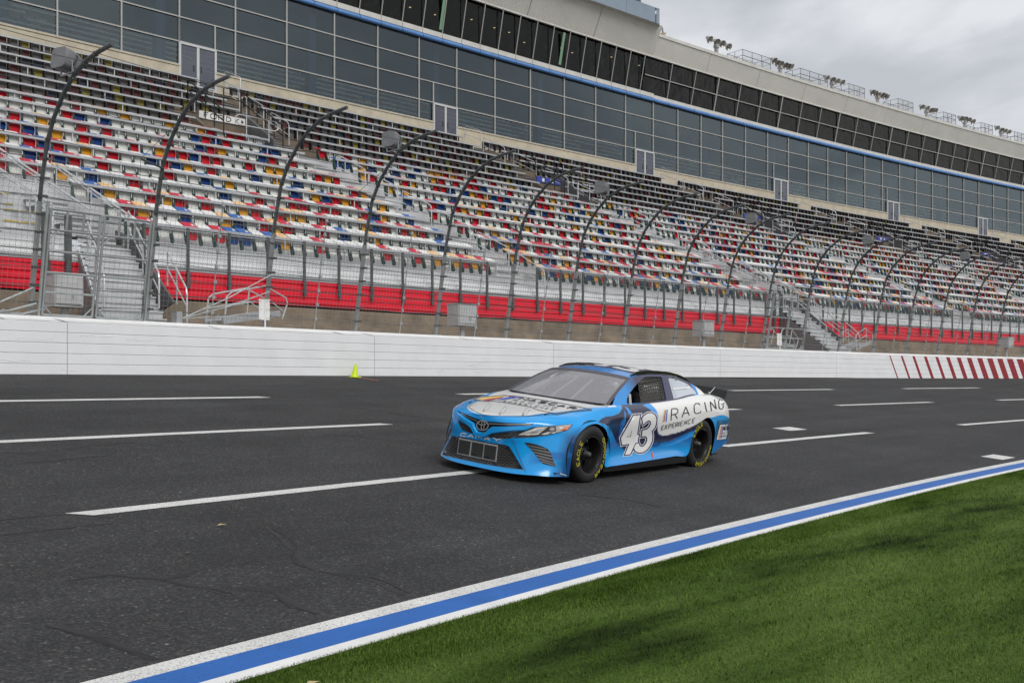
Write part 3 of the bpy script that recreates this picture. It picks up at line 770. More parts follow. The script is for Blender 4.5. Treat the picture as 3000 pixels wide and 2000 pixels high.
# the two stairs that come down through the front
def stair(l, r, label):
    t = thing('entry_stairs', label, 'stairs', S((l + r) / 2, -3.6, 2.3))
    n = 11; Lf = lambda d: l - .027 * (d + .8); Rf = lambda d: r - .02 * (d + .8)
    for i in range(n):
        d, z = -3.75 + .3 * i, 3.36 + .2 * i
        g = MB(); g.grid([[S(a, d + .02, z), S(a, d + .02, z + .155), S(a, d - .015, z + .16), S(a, d - .015, z + .2), S(a, d + .31, z + .2)] for a in (Lf(d), Rf(d))], flip=True)
        g.build('step', 'alu_tread', t)
        g = MB(); g.quad(S(Lf(d), d + .017, z - .005), S(Rf(d), d + .017, z - .005), S(Rf(d), d + .017, z + .022), S(Lf(d), d + .017, z + .022)); g.build('step_gap', 'black', t)
    g = MB(); g.extrude([S(r - .005, -2.9, 4.05), S(r - .005, -1.4, 3.6), S(r - .005, .4, 4.6), S(r - .005, .4, 6.2), S(r - .005, -.6, 5.9)], St(r) * .06); g.build('stringer', 'concrete_grey', t)
    g = MB(); g.extrude([S(Lf(-3.7) + .003, -3.72, 2.4), S(Lf(-.5) + .003, -.5, 2.4), S(Lf(-.5) + .003, -.5, 5.45), S(Lf(-3.7) + .003, -3.72, 3.5)], -St(l) * .05); g.build('stringer', 'stringer_grey', t)
    zf = lambda d: 3.55 + (d + 3.75) * .667
    for fa, d0, d1 in ((lambda d: Lf(d) - .008, -3.5, -1.3), (lambda d: Rf(d) + .006, -3.3, -.5), (lambda d: Rf(d) - .05, -3.9, -2.3)):
        P = lambda d, h: S(fa(d), d, zf(d) + h)
        g = MB(); g.tube([P(d0, .0), P(d0, .72), P(d0 + .05, .85), P(d1, .9)], .024, 6); g.tube([P(d0, .42), P(d1, .45)], .02, 6)
        for u in (.5, .98): d = d0 + (d1 - d0) * u; g.tube([P(d, .0), P(d, .9)], .02, 6)
        g.build('hand_rail', 'pipe_white', t, smooth=45)
    # upper flight rails over the first rows
    zg = lambda d: 5.62 + (d + .4) * .5678
    L2 = lambda d: l - .035 + .03 * (d + .5); R2 = lambda d: r + .004 + .025 * (d + .5)
    for fa, d1 in ((L2, 3.6), (R2, 2.4), (lambda d: L2(d) + .10, 3.6)):
        P = lambda d, h: S(fa(d), d, zg(d) + h)
        g = MB()
        for h in (.98, .88): g.tube([P(-.55, h), P(d1, h)], .032 if h > .9 else .022, 6)
        for u in (0, .5, 1): d = -.55 + (d1 + .55) * u; g.tube([P(d, -.2), P(d, .98)], .022, 6)
        g.build('hand_rail', 'pipe_white', t, smooth=45)
        g = MB()
        for k in range(34):
            for s in (1, -1):
                pts = []
                for q in range(11):
                    x = k + (s * .5 if q % 2 else 0); d = -.5 + (d1 + .4) * x / 34; pts.append(P(d, .08 + .78 * q / 10))
                g.tube(pts, .0018, 3, 0, False)
        g.build('wire_mesh', 'wire', t, kind='stuff')
    for i in range(9):
        d, z = -.4 + .33 * i, 5.5 + .19 * i
        g = MB(); g.quad(S(L2(d), d, z), S(R2(d), d, z), S(R2(d), d, z + .19), S(L2(d), d, z + .19)); g.quad(S(L2(d), d, z + .19), S(R2(d), d, z + .19), S(R2(d), d + .33, z + .19), S(L2(d), d + .33, z + .19)); g.build('upper_step', 'alu_tread', t)
        g = MB(); g.quad(S(L2(d), d - .012, z + .13), S(R2(d), d - .012, z + .13), S(R2(d), d - .012, z + .19), S(L2(d), d - .012, z + .19)); g.build('nosing', 'tread_edge', t)
    for a, d in ((l + .10, -.9), (l + .04, -.9), (r + .0, -.9)):
        g = MB(); g.box(S(a, d, 5.3), St(a) * .07, Sn(a) * .07, (0, 0, .95)); g.build('newel_post', 'steel_dark', t)
stair(*STAIR[0], 'metal stairs with silver handrails behind the double gate at left')
stair(*STAIR[1], 'metal stairs with silver handrails far along the stand at right')
# loose folding step units lying on their sides behind the wall
def step_unit(a, d, z, ln, slope, label, flip=1):
    t = thing('step_unit', label, 'steps', S(a, d, 2.3), 'loose step units behind the wall')
    u, n_ = St(a) * flip, Sn(a); ax = (u * math.cos(slope) + Vector((0, 0, math.sin(slope)))); up = Vector((-math.sin(slope) * u.x, -math.sin(slope) * u.y, math.cos(slope)))
    c = S(a, d, z)
    for s in (-.48, .48):
        g = MB(); g.bar(c + n_ * s, c + n_ * s + ax * ln, .04, .17, up); g.build('stringer', 'alu', t)
        g = MB(); b0 = c + n_ * s
        q = [b0 + ax * .05, b0 + ax * .22 + up * .62, b0 + ax * .38 + up * .72, b0 + ax * (ln - .35) + up * .78, b0 + ax * (ln + .25) + up * .40, b0 + ax * (ln + .28) + up * .25, b0 + ax * (ln + .05) - up * .15]
        g.tube(q, .024, 6); g.tube([b0 + ax * .13 + up * .36, b0 + ax * (ln - .3) + up * .42, b0 + ax * (ln + .1) + up * .05], .02, 6); g.tube([b0 + ax * (ln - .45), b0 + ax * (ln - .25) + up * .78], .02, 6)
        g.build('hand_rail', 'pipe_white', t, smooth=45)
    n = int(ln / .27)
    for i in range(n):
        g = MB(); g.bar(c - n_ * .46 + ax * (.15 + .27 * i), c + n_ * .46 + ax * (.15 + .27 * i), .14, .03, up); g.build('tread', 'alu_tread', t)
step_unit(135.58, -2.6, 3.62, 1.75, R(9), 'silver folding step unit lying tilted beside the left gate')
step_unit(132.72, -2.4, 3.72, 1.3, R(-4), 'silver step unit lying to the left of the right stairs')
step_unit(132.02, -2.4, 3.62, 1.5, R(14), 'silver step unit lying to the right of the right stairs')

# ================================================================ seats
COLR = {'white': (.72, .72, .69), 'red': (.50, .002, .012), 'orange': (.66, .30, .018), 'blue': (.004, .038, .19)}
LITC = {'white': (.80, .80, .78), 'red': (.62, .016, .05), 'orange': (.85, .53, .25), 'blue': (.035, .135, .42)}  # lighter copies of the seat colours, sky light painted into the upper panels
DARK = {'white': (.10, .097, .094), 'red': (.09, .012, .014), 'orange': (.21, .175, .012), 'blue': (.017, .025, .05)}  # darker set of the seat colours for the upper rows
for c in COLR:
    mat('seat_' + c, COLR[c], .5, spec=.25, noise=(5, .88, 1.06)); mat('lit_' + c, LITC[c], .38, noise=(5, .92, 1.05)); mat('dark_' + c, DARK[c], .6, noise=(3, .6, 1.3))
mat('seat_green', (.008, .055, .045), .45); mat('seat_black', (.007, .007, .008), .6); mat('plate', (.78, .77, .75), .5)
def seat_parts(sl=.385):
    """pieces in the seat's own frame: x along the row, y outward, z up from the tread"""
    back = MB()
    rows = []
    for y, z, w_ in ((-.02, .545, .205), (.14, .545 + .16 * sl, .207), (.33, .545 + .35 * sl, .205), (.39, .545 + .40 * sl, .19)):
        rows.append([(-w_ + .01, y, z - .012), (-w_ + .03, y, z), (w_ - .03, y, z), (w_ - .008, y, z - .012)])
    back.grid(rows); back.grid([[(x, y + .012, z - .025) for x, y, z in r] for r in rows], flip=True)
    pan = MB(); rows = []
    for z, y, w_ in ((.475, .05, .185), (.40, .04, .183), (.30, .022, .176), (.215, .012, .158), (.185, .018, .12)):
        rows.append([(.012 - w_, y + .015, z), (.012 - w_ * .6, y, z), (.012 + w_ * .6, y, z), (.012 + w_, y + .015, z)])
    pan.grid(rows, flip=True); pan.grid([[(x, y + .03, z) for x, y, z in r] for r in rows])
    pan.add([(.188, -.05, .47), (.205, -.05, .47), (.205, -.06, .33), (.196, -.062, .29), (.188, -.06, .33)], [(0, 1, 2, 3, 4)], 1)
    br = MB()
    br.extrude([(-.215, .10, .50), (-.215, -.02, .50), (-.215, -.07, .32), (-.215, -.17, .08), (-.215, -.10, .0), (-.215, .0, .0), (-.215, .09, .25)], (.022, 0, 0))
    pl = MB(); pl.box((.085, .16, .551 + .18 * sl), (.034, 0, 0), (0, .055, .055 * sl), (0, -.001, .003))
    return back, pan, br, pl
KIND = lambda k: 0 if k < 2 else 1 if k < 4 else 2 if k < 6 else 3
SP = [seat_parts(q) for q in (.50, .45, .40, .36)]
PB, PP, PR_, PL = SP[2]
seat_me = {}
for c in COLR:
    pm_ = PP.mesh('seat_pan', ['seat_' + c, 'lit_' + c])
    for q in range(4): seat_me[c, q] = (SP[q][0].mesh('seat_back', 'lit_' + c), pm_)
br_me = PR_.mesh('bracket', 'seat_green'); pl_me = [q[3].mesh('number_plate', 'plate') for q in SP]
PITCH = .0458
allseats = []
for k in range(NR):
    pit = PITCH * SR / (SR + k * WR) * 1.005
    a, idx = A0, 0
    prev = None
    while a > A1:
        a -= pit
        if blocked(a, k) or blocked(a + pit * .45, k) or blocked(a - pit * .45, k): continue
        ch = rng.choice(['white', 'red', 'orange', 'blue'], p=[.49, .27, .13, .11])
        if ch == prev and ch != 'white' and rng.random() < .75: ch = 'white'
        prev = ch
        p = S(a, k * WR, ZR[k] - .5)
        px = 1500 + 3013.3 * p.x / p.y
        if -60 < px < 3100: allseats.append((p.length, k, a, ch, px))
near = sorted([s for s in allseats if s[1] < 10 and s[4] > 8])[:300]
nset = {(s[1], s[2]) for s in near}
ORD = ['front', 'second', 'third', 'fourth', 'fifth', 'sixth', 'seventh', 'eighth', 'ninth', 'tenth']
def nth(n): return f'{n}{"th" if 10 <= n % 100 <= 20 else {1: "st", 2: "nd", 3: "rd"}.get(n % 10, "th")}'
bykey = {}
for s in sorted(near, key=lambda s: (s[1], -s[2])): bykey.setdefault(s[1], []).append(s)
for k, L in bykey.items():
    ais = lerp_tab(AISLE[1], k * WR)
    left = [s for s in L if s[2] > ais]; right = [s for s in L if s[2] <= ais]
    for lst, side in ((left[::-1], 'left'), (right, 'right')):
        for i, (dist, k_, a, ch, px) in enumerate(lst):
            o = thing('stadium_chair', f'{ch} folding seat in {"the" if k else "the"} {ORD[k]} row, {nth(i + 1)} seat {side} of the near aisle', 'chair', (0, 0, 0), 'folding stadium seats in coloured rows')
            m = Matrix((St(a), Sn(a), (0, 0, 1))).transposed().to_4x4(); m.translation = S(a, k * WR, ZR[k] - .5)
            o.matrix_world = m
            bm_, pm = seat_me[ch, KIND(k)]
            I4 = Matrix.Identity(4)
            place('seat_back', bm_, o, I4); place('seat_pan', pm, o, I4); place('bracket', br_me, o, I4)
            if ch != 'white': place('number_plate', pl_me[KIND(k)], o, I4)
# everything farther: one mass, same shapes
def mass(sel, parts, mats, name):
    V, F, MI = [], [], []
    off = 0
    for (dist, k, a, ch, px) in sel:
        u, n_ = St(a), Sn(a); o = S(a, k * WR, ZR[k] - .5)
        B = np.array([[u.x, u.y, u.z], [n_.x, n_.y, n_.z], [0, 0, 1]])
        for P, mf in parts:
            if P is PB: P = SP[KIND(k)][0]
            v = np.array(P.v) @ B + np.array(o); V.append(v)
            for f, mi in zip(P.f, P.m): F.append(tuple(off + i for i in f)); MI.append(mats.index(mf(ch, mi)))
            off += len(v)
    me = bpy.data.meshes.new(name); me.from_pydata(np.concatenate(V).tolist(), [], F)
    for m in mats: me.materials.append(MAT[m])
    me.polygons.foreach_set('material_index', MI); me.update()
    o = bpy.data.objects.new(name, me); COL.objects.link(o); return tag(o, kind='stuff')
far = [s for s in allseats if (s[1], s[2]) not in nset]
C4 = list(COLR)
mass([s for s in far if s[1] < 10], [(PB, lambda c, m: 'lit_' + c), (PP, lambda c, m: ('lit_' if m else 'seat_') + c), (PR_, lambda c, m: 'seat_green')],
     ['lit_' + c for c in C4] + ['seat_' + c for c in C4] + ['seat_green'], 'distant_seats')
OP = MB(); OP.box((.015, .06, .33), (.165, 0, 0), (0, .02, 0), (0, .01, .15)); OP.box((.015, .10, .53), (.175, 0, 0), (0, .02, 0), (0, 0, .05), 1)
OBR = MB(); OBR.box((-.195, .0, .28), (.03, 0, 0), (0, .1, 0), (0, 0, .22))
mass([s for s in far if s[1] >= 10], [(OP, lambda c, m: 'dark_' + c), (OBR, lambda c, m: 'seat_black')], ['dark_' + c for c in C4] + ['seat_black'], 'upper_seats')
# ================================================================ stadium building behind the seats
bld = thing('stadium_building', 'long glass fronted stadium building above the seat rows', 'building', S(131, 19.4, 16))
DF = 19.4
MA = [137.25, 136.93, 136.62, 136.31, 136.0, 135.70, 135.40, 135.109, 134.814, 134.525, 134.222, 133.922, 133.622, 133.33, 133.033, 132.745, 132.434, 132.128, 131.818, 131.516, 131.213, 130.917, 130.643, 130.374, 130.115, 129.828, 129.54, 129.259,
      128.982, 128.701, 128.42, 128.14, 127.86, 127.58, 127.3, 127.02, 126.74, 126.46, 126.18, 125.9, 125.62, 125.34, 125.06, 124.78, 124.5, 124.22]
ROWZ = [17.40, 18.52, 19.72, 20.90, 22.06]
DOORS = [(134.525, 134.335), (132.925, 132.748), (131.111, 130.917), (129.458, 129.277), (127.784, 127.60), (126.198, 126.03)]
def strip(name, pr, m, a0=MA[0], a1=MA[-1], step=.35, par=None):
    g = MB(); n = max(2, int((a0 - a1) / step)); g.grid([[S(a, d, z) for d, z in pr] for a in np.linspace(a0, a1, n)], flip=True)
    return g.build(name, m, par or bld, smooth=40)
# parapet between the doors
edges = [MA[0]] + [x for dr in DOORS for x in dr] + [MA[-1]]
for i in range(0, len(edges), 2):
    strip('parapet', [(DF - .12, 15.6), (DF - .12, 17.30), (DF - .16, 17.31), (DF - .16, 17.38), (DF + .05, 17.39)], 'concrete_beige', edges[i], edges[i + 1])
strip('parapet', [(DF - .1, 15.5), (DF - .1, 16.42), (DF + .1, 16.43)], 'concrete_beige')
pane = MB(); pane.quad((-.5, 0, 0), (.5, 0, 0), (.5, 0, 1), (-.5, 0, 1)); pane_me = pane.mesh('glass_pane', 'facade_glass')
def pane_at(a0, a1, z0, z1, me=pane_me, d=DF, lean=0., name='glass_pane', tilt=.0):
    p, q = S(a0, d, z0), S(a1, d, z0); x = q - p; am = (a0 + a1) / 2
    up = Vector((0, 0, z1 - z0)) - Sn(am) * (lean + rng.normal(0, .010)); x = x + Sn(am) * rng.normal(0, .018)
    yy = x.cross(up).normalized() * -1
    yy = Sn(am)
    m = Matrix((x, yy, up)).transposed().to_4x4(); m.translation = (p + q) / 2 - bld.location
    return place(name, me, bld, m)
mul_me = {}
for i, a in enumerate(MA):
    g = MB(); g.box(S(a, DF - .03, (15.9 + 22.1) / 2), St(a) * .034, Sn(a) * .05, (0, 0, 3.1)); g.build('mullion', 'mullion', bld)
    if i == len(MA) - 1: break
    b_ = MA[i + 1]
    dr = [d for d in DOORS if b_ - .02 < d[0] - .01 < a + .001 and d[0] <= a + .03]
    for r in range(4):
        z0, z1 = ROWZ[r], ROWZ[r + 1]
        if dr and r == 0:
            l, q = dr[0]
            if a - l > .02: pane_at(a, l, z0, z1)
            if q - b_ > .02: pane_at(q, b_, z0, z1)
            continue
        pane_at(a, b_, z0, z1)
    if dr:
        g = MB(); q = dr[0][0] if a - dr[0][0] > .02 else dr[0][1]
        g.box(S(q, DF - .03, 18.5), St(q) * .035, Sn(q) * .05, (0, 0, 1.2)); g.build('mullion', 'mullion', bld)
for z in ROWZ[:-1]:
    for i in range(0, len(edges), 2) if z < 18 else [None]:
        e0, e1 = (edges[i], edges[i + 1]) if i is not None else (MA[0], MA[-1])
        strip('transom', [(DF - .06, z - .035), (DF - .075, z - .03), (DF - .075, z + .03), (DF - .06, z + .035)], 'mullion', e0, e1)
for l, r in DOORS:
    m_ = (l + r) / 2
    g = MB()
    for a, w_ in ((l, .055), (m_, .07), (r, .055)): g.box(S(a, DF - .1, 17.42), St(a) * w_, Sn(a) * .04, (0, 0, 1.06))
    for z in (16.42, 18.45): g.box(S(m_, DF - .1, z), St(m_) * (l - r) * RAD * SR * .53, Sn(m_) * .05, (0, 0, .05))
    g.build('door_frame', 'door_frame', bld)
    for a0, a1 in ((l - .007, m_ + .008), (m_ - .008, r + .007)):
        g = MB(); g.quad(S(a0, DF - .09, 16.47), S(a1, DF - .09, 16.47), S(a1, DF - .09, 18.4), S(a0, DF - .09, 18.4)); dp = g.build('door_leaf', 'door_glass', bld)
        g = MB(); aa = a1 + .012 if a0 > m_ else a0 - .012; g.bar(S(aa, DF - .13, 17.2), S(aa, DF - .13, 17.5), .03, .03, Sn(aa)); g.build('handle', 'steel_dark', dp)
    loop_rail(lambda d, r=r: r - .03, DF - 2.0, DF - .5, zf=lambda d: 16.1 + (d - 18) * .42)
# rooms behind the glass
strip('room_wall', [(27.0, 15.8), (27.0, 22.4)], 'room_dark', 138, 124.22); strip('room_floor', [(19.6, 17.0), (23, 17.2), (27, 18.6)], 'room_dark', 138, 124.22); strip('room_ceiling', [(19.5, 22.1), (27, 22.1)], 'room_dark', 138, 124.22)
g = MB(); g.quad(S(124.22, 19.3, 15.5), S(124.22, 27, 15.5), S(124.22, 27, 26.8), S(124.22, 18.4, 26.8)); g.build('end_wall', 'band_grey', bld)
for a in np.arange(136.3, 124.8, -.872):
    g = MB(); g.box(S(a + .03, 20.3, 19.6), St(a) * .22, Sn(a) * .22, (0, 0, 2.5)); g.build('column', 'column_blue', bld)
mat('room_alu', (.9, .9, .9), .6)
for c, v in (('red', (.40, .09, .09)), ('blue', (.11, .19, .40)), ('tan', (.62, .46, .27)), ('mauve', (.40, .25, .29))): mat('room_' + c, v, .6)
for k in range(6):
    d, z = 20.5 + k * .95, 17.66 + .58 * k
    strip('room_step', [(d - .5, z - .8), (d - .5, z - .42), (d + .45, z - .42)], 'room_dark', 137, 124.5)
    a = 137.0
    while a > 124.6:
        n = int(rng.integers(9, 16)) * .17
        strip('room_rail', [(d - .02, z), (d - .05, z + .045), (d - .02, z + .09)], 'room_alu', a, a - n + .14)
        a -= n
g = MB()
for k in range(6):
    d, z = 20.5 + k * .95, 17.66 + .58 * k
    for a in np.arange(137, 124.6, -.062):
        if rng.random() < .86: g.box(S(a, d + .3, z - .16), St(a) * .24, Sn(a) * .03, (0, 0, .22), int(rng.integers(0, 4)))
g.build('room_seat', ['room_red', 'room_blue', 'room_tan', 'room_mauve'], bld, kind='stuff')
# blue pipe in short lengths, dark line under it, pale ledge above
for i, a in enumerate(np.arange(137.2, 124.3, -.1495)):
    g = MB(); g.tube([S(a - .002, DF - .12, 22.27), S(a - .075, DF - .12, 22.27), S(a - .1475, DF - .12, 22.27)], .125, 10); g.build('pipe_length', 'blue_pipe', bld, smooth=50)
strip('pipe_shadow_gap', [(DF - .02, 22.06), (DF - .02, 22.2), (DF - .02, 22.45)], 'black')
for a in np.arange(137.2, 131.0, -.1495 * 1.0):
    strip('ledge_panel', [(DF - .1, 22.40), (DF - .16, 22.44), (DF - .16, 22.73), (DF + .1, 22.75)], 'band_grey', a - .0012, a - .1483, .2)
strip('ledge_panel', [(DF - .08, 22.40), (DF - .1, 22.42), (DF - .1, 22.66), (DF + .2, 22.67)], 'band_grey', 130.99, 124.2)
# upper boxes: leaning dark panes
bp = MB(); bp.quad((-.5, 0, 0), (.5, 0, 0), (.5, 0, 1), (-.5, 0, 1)); bp_me = bp.mesh('box_pane', 'box_glass')
LEAN = .54
a = 137.05
while a > 131.1:
    b_ = max(a - .1497, 131.06)
    pane_at(a, b_, 22.75, 25.17, bp_me, DF - .02, LEAN, 'box_pane')
    g = MB(); g.bar(S(b_, DF - .06, 22.73), S(b_, DF - .06 - LEAN, 25.19), .05, .05, Sn(b_)); g.build('box_mullion', 'mullion', bld); a = b_
strip('box_ceiling', [(DF - LEAN - .02, 25.19), (24, 25.19)], 'room_dark'); strip('box_wall', [(24, 22.4), (24, 25.3)], 'room_dark'); strip('box_floor', [(DF, 22.7), (24, 22.7)], 'room_dark')
g = MB(); g.quad(S(131.05, DF - .02, 22.75), S(131.05, DF + 1.2, 22.75), S(131.05, DF + 1.2, 25.17), S(131.05, DF - LEAN, 25.17)); g.build('corner_pane', 'facade_glass', bld)
a = 131.03; i = 0
while a > 124.4:
    b_ = a - .2715
    for z0, z1, l0 in ((22.68, 23.88, 0), (23.92, 25.12, .27)):
        pane_at(a, b_, z0, z1, bp_me, DF + .05 - l0, .27, 'box_pane')
    i += 1
    g = MB(); w_ = .05 if i % 3 else .10; g.bar(S(b_, DF + .0, 22.66), S(b_, DF - .54, 25.14), w_, .06, Sn(b_)); g.build('box_mullion', 'mullion', bld); a = b_
strip('box_transom', [(DF - .25, 23.87), (DF - .27, 23.87), (DF - .28, 23.93), (DF - .26, 23.93)], 'mullion', 131.03, 124.4)
for a in (132.87, 131.86, 135.6):
    g = MB(); u = St(a); c0 = S(a, DF + .02, 22.95); c1 = S(a, DF - .44, 24.95)
    up = (c1 - c0); g.quad(c0 - u * .11 - Sn(a) * .07, c0 + u * .11 - Sn(a) * .07, c1 + u * .11 - Sn(a) * .07, c1 - u * .11 - Sn(a) * .07); g.build('green_strip', 'green_strip', bld)
mat('lamp_glow', (.9, .75, .5), .5, emit=(5, 3.6, 2.0))
for a in np.arange(135, 131.2, -.21):
    for dd, zz in ((20.8, 25.17),):
        g = MB(); g.box(S(a + rng.uniform(-.05, .05), dd + rng.uniform(0, 2), 25.17), (.06, 0, 0), (0, .06, 0), (0, 0, .008)); g.build('downlight', 'lamp_glow', bld)
# ribbed metal cladding: real ribs
def cladding(a0, a1, zb, zt, db, dt, pitch=.0135):
    g = MB(); rows = []
    n = int((a0 - a1) / pitch)
    for i in range(n):
        for q, o in ((0, 0), (.35, 0), (.5, .035), (.85, .035)):
            a = a0 - (i + q) * pitch; rows.append([S(a, db - o, zb), S(a, dt - o, zt)])
    g.grid(rows, flip=True); return g.build('cladding_sheet', 'cladding', bld)
mat('cladding', (.66, .65, .615), .45, .1, noise=(.5, .93, 1.04))
for a in np.arange(137.1, 131.2, -.612):
    cladding(a, a - .6105, 25.21, 27.1, DF - .56, DF - 1.5)
for a in np.arange(130.98, 124.3, -.612):
    cladding(a, a - .6105, 25.16, 26.55, DF - .50, DF - 1.0)
strip('fascia_foot', [(DF - .5, 25.12), (DF - .6, 25.13), (DF - .6, 25.22), (DF - .5, 25.23)], 'band_grey')
strip('roof_edge', [(DF - .98, 26.52), (DF - 1.06, 26.52), (DF - 1.06, 26.74), (DF - .9, 26.76), (DF + 9, 26.9)], 'band_grey', 131.03, 124.2)
g = MB(); g.quad(S(131.03, DF - .55, 25.2), S(131.0, DF + 8, 25.2), S(131.0, DF + 8, 28), S(131.03, DF - 1.5, 27.1)); g.build('end_panel', 'band_grey', bld)
# tower on top: rounded slab of blue grey panels, dark glass above
tw = thing('press_tower', 'blue grey press tower standing on the stadium roof at the top edge', 'building', S(133, 20, 27))
def tpr(o, z0, z1, name, m, a1=131.0, rr=.9):
    for a in list(np.arange(137.1, a1 + .31, -.30)):
        b_ = max(a - .298, a1 + .09)
        g = MB(); g.grid([[S(q, o, z0), S(q, o, z1)] for q in np.linspace(a, b_, 3)], flip=True); g.build(name, m, tw)
    g = MB(); rows = []
    c = S(a1 + .09, o + rr, 0)
    for t in np.linspace(0, math.pi / 2, 7):
        p = c - Sn(a1) * rr * math.cos(t) + St(a1) * rr * math.sin(t); rows.append([p + Vector((0, 0, z0)), p + Vector((0, 0, z1))])
    p2 = rows[-1][0] + Sn(a1) * 9; rows.append([p2, p2 + Vector((0, 0, z1 - z0))]); g.grid(rows, flip=True); g.build(name, m, tw, smooth=50)
tpr(17.55, 27.0, 28.05, 'slab_panel', 'tower_blue'); tpr(18.2, 28.05, 36, 'tower_pane', 'tower_glass', 131.1) if 'tower_glass' in MAT else None
mat('tower_glass', (.05, .075, .13), .15, .2); tpr(18.2, 28.05, 36, 'tower_pane', 'tower_glass', 131.12)
g = MB(); g.grid([[S(a, 17.55, 27.0), S(a, 28, 27.0)] for a in np.linspace(137.1, 131.05, 20)]); g.build('soffit', 'band_grey', tw)
g = MB(); g.grid([[S(a, 17.55, 28.05), S(a, 18.3, 28.06)] for a in np.linspace(137.1, 131.05, 20)], flip=True); g.build('ledge', 'tower_blue', tw)
# roof floodlights
def flood(a, n0, n1, label):
    t = thing('roof_floodlight', label, 'floodlight', S(a, DF - .8, 26.7), 'floodlights along the roof edge')
    u, n_ = St(a), Sn(a); c = S(a, DF - .8, 26.7)
    g = MB(); g.box(c + Vector((0, 0, .42)), u * .12, n_ * .10, (0, 0, .42)); g.build('post', 'lamp_metal', t)
    g = MB(); g.bar(c - u * 1.15 + Vector((0, 0, .95)), c + u * 1.35 + Vector((0, 0, .88)), .07, .07); g.box(c + Vector((0, .0, .6)), u * .16, n_ * .16, (0, 0, .12)); g.build('cross_arm', 'lamp_metal', t)
    for i, s in enumerate(list(np.linspace(-.95, -.1, n0)) + list(np.linspace(.55, 1.3, n1))):
        p = c + u * s + Vector((0, 0, .88 + rng.uniform(-.06, .06))) - n_ * .1
        ax = (-n_ * .75 - Vector((0, 0, 1)) * .66 + u * rng.uniform(-.25, .25)).normalized()
        q = ax.to_track_quat('Z', 'Y').to_matrix().to_4x4(); q.translation = p - ax * .1
        g = MB(); g.lathe([(.03, -.25), (.10, -.23), (.13, -.14), (.14, -.05), (.21, .02), (.27, .13), (.29, .20), (.27, .20), (.19, .07), (0, .02)], q, 16); g.build('lamp_head', 'lamp_metal', t, smooth=40)
    return t
FN = ['roof floodlight cluster nearest the tower, four round lamps', 'second roof floodlight cluster right of the tower', 'third roof floodlight cluster between two railed platforms', 'fourth roof floodlight cluster with a yellow box beneath it',
      'fifth roof floodlight cluster along the roof edge', 'sixth roof floodlight cluster along the roof edge', 'seventh roof floodlight cluster, second from the right edge', 'farthest roof floodlight cluster at the right edge of the frame']
FA = [130.283, 129.473, 128.745, 128.053, 127.248, 126.572, 125.892, 125.25]
for i, (a, l) in enumerate(zip(FA, FN)): flood(a, 3 if i % 2 else 2, 3 if i in (1, 3, 4) else 2, l)
def cage(a0, a1, label):
    am = (a0 + a1) / 2; t = thing('roof_platform', label, 'platform', S(am, DF - .5, 26.72), 'railed platforms on the roof edge')
    P = lambda a, d, z: S(a, DF + d, 26.78 + z)
    g = MB(); g.hexa([P(a0, -1.0, -.06), P(a1, -1.0, -.1), P(a1, .6, -.1), P(a0, .6, -.06), P(a0, -1.0, .04), P(a1, -1.0, 0), P(a1, .6, 0), P(a0, .6, .04)]); g.build('deck', 'lamp_metal', t)
    g = MB(); L = [(a0, -.95), (a1, -.95), (a1, .55), (a0, .55)]
    for h in (.9, .45): g.tube([P(*q, h) for q in L], .022, 5, closed=True)
    for (p, q), n in zip(zip(L, L[1:] + L[:1]), (3, 2, 3, 2)):
        for i in range(n): g.tube([P(p[0] + (q[0] - p[0]) * i / n, p[1] + (q[1] - p[1]) * i / n, z) for z in (0, .9)], .022, 5)
    g.build('railing', 'steel_dark', t)
    g = MB()
    for d in (-.95, .55):
        for i in range(31): a = a0 + (a1 - a0) * i / 30; g.tube([P(a, d, 0), P(a, d, .9)], .005, 3, 0, False)
        for i in range(13): g.tube([P(a0, d, .9 * i / 13), P(a1, d, .9 * i / 13)], .005, 3, 0, False)
    g.build('mesh_infill', 'steel', t, kind='stuff')
for i, (a0, a1) in enumerate([(129.98, 129.62), (129.22, 128.83), (128.52, 128.28), (127.75, 127.5), (126.98, 126.76), (126.3, 126.08), (125.66, 125.45)]):
    cage(a0, a1, f'railed platform on the roof edge after the {["first", "second", "third", "fourth", "fifth", "sixth", "seventh"][i]} floodlight cluster')
t = thing('roof_lamp', 'small tan lamp pair with looped cables beside the tower', 'lamp', S(130.93, DF - .8, 26.8)); c = S(130.93, DF - .8, 26.85)
for s in (-.35, .3):
    g = MB(); g.box(c + St(131) * s + Vector((0, 0, .06)), St(131) * .2 - Vector((0, 0, .05 * (1 if s < 0 else -1))), Sn(131) * .15, (0, 0, .06)); g.build('lamp_box', 'lamp_wood', t)
g = MB()
for k in range(4): g.tube([c + St(131) * (-.2 + .05 * k), c + St(131) * (-.1 + .08 * k) + Vector((0, 0, .45 + .05 * k)), c + St(131) * (.15 + .06 * k) + Vector((0, 0, .5)), c + St(131) * (.3 + .04 * k)], .012, 5)
g.build('cable', 'black', t)
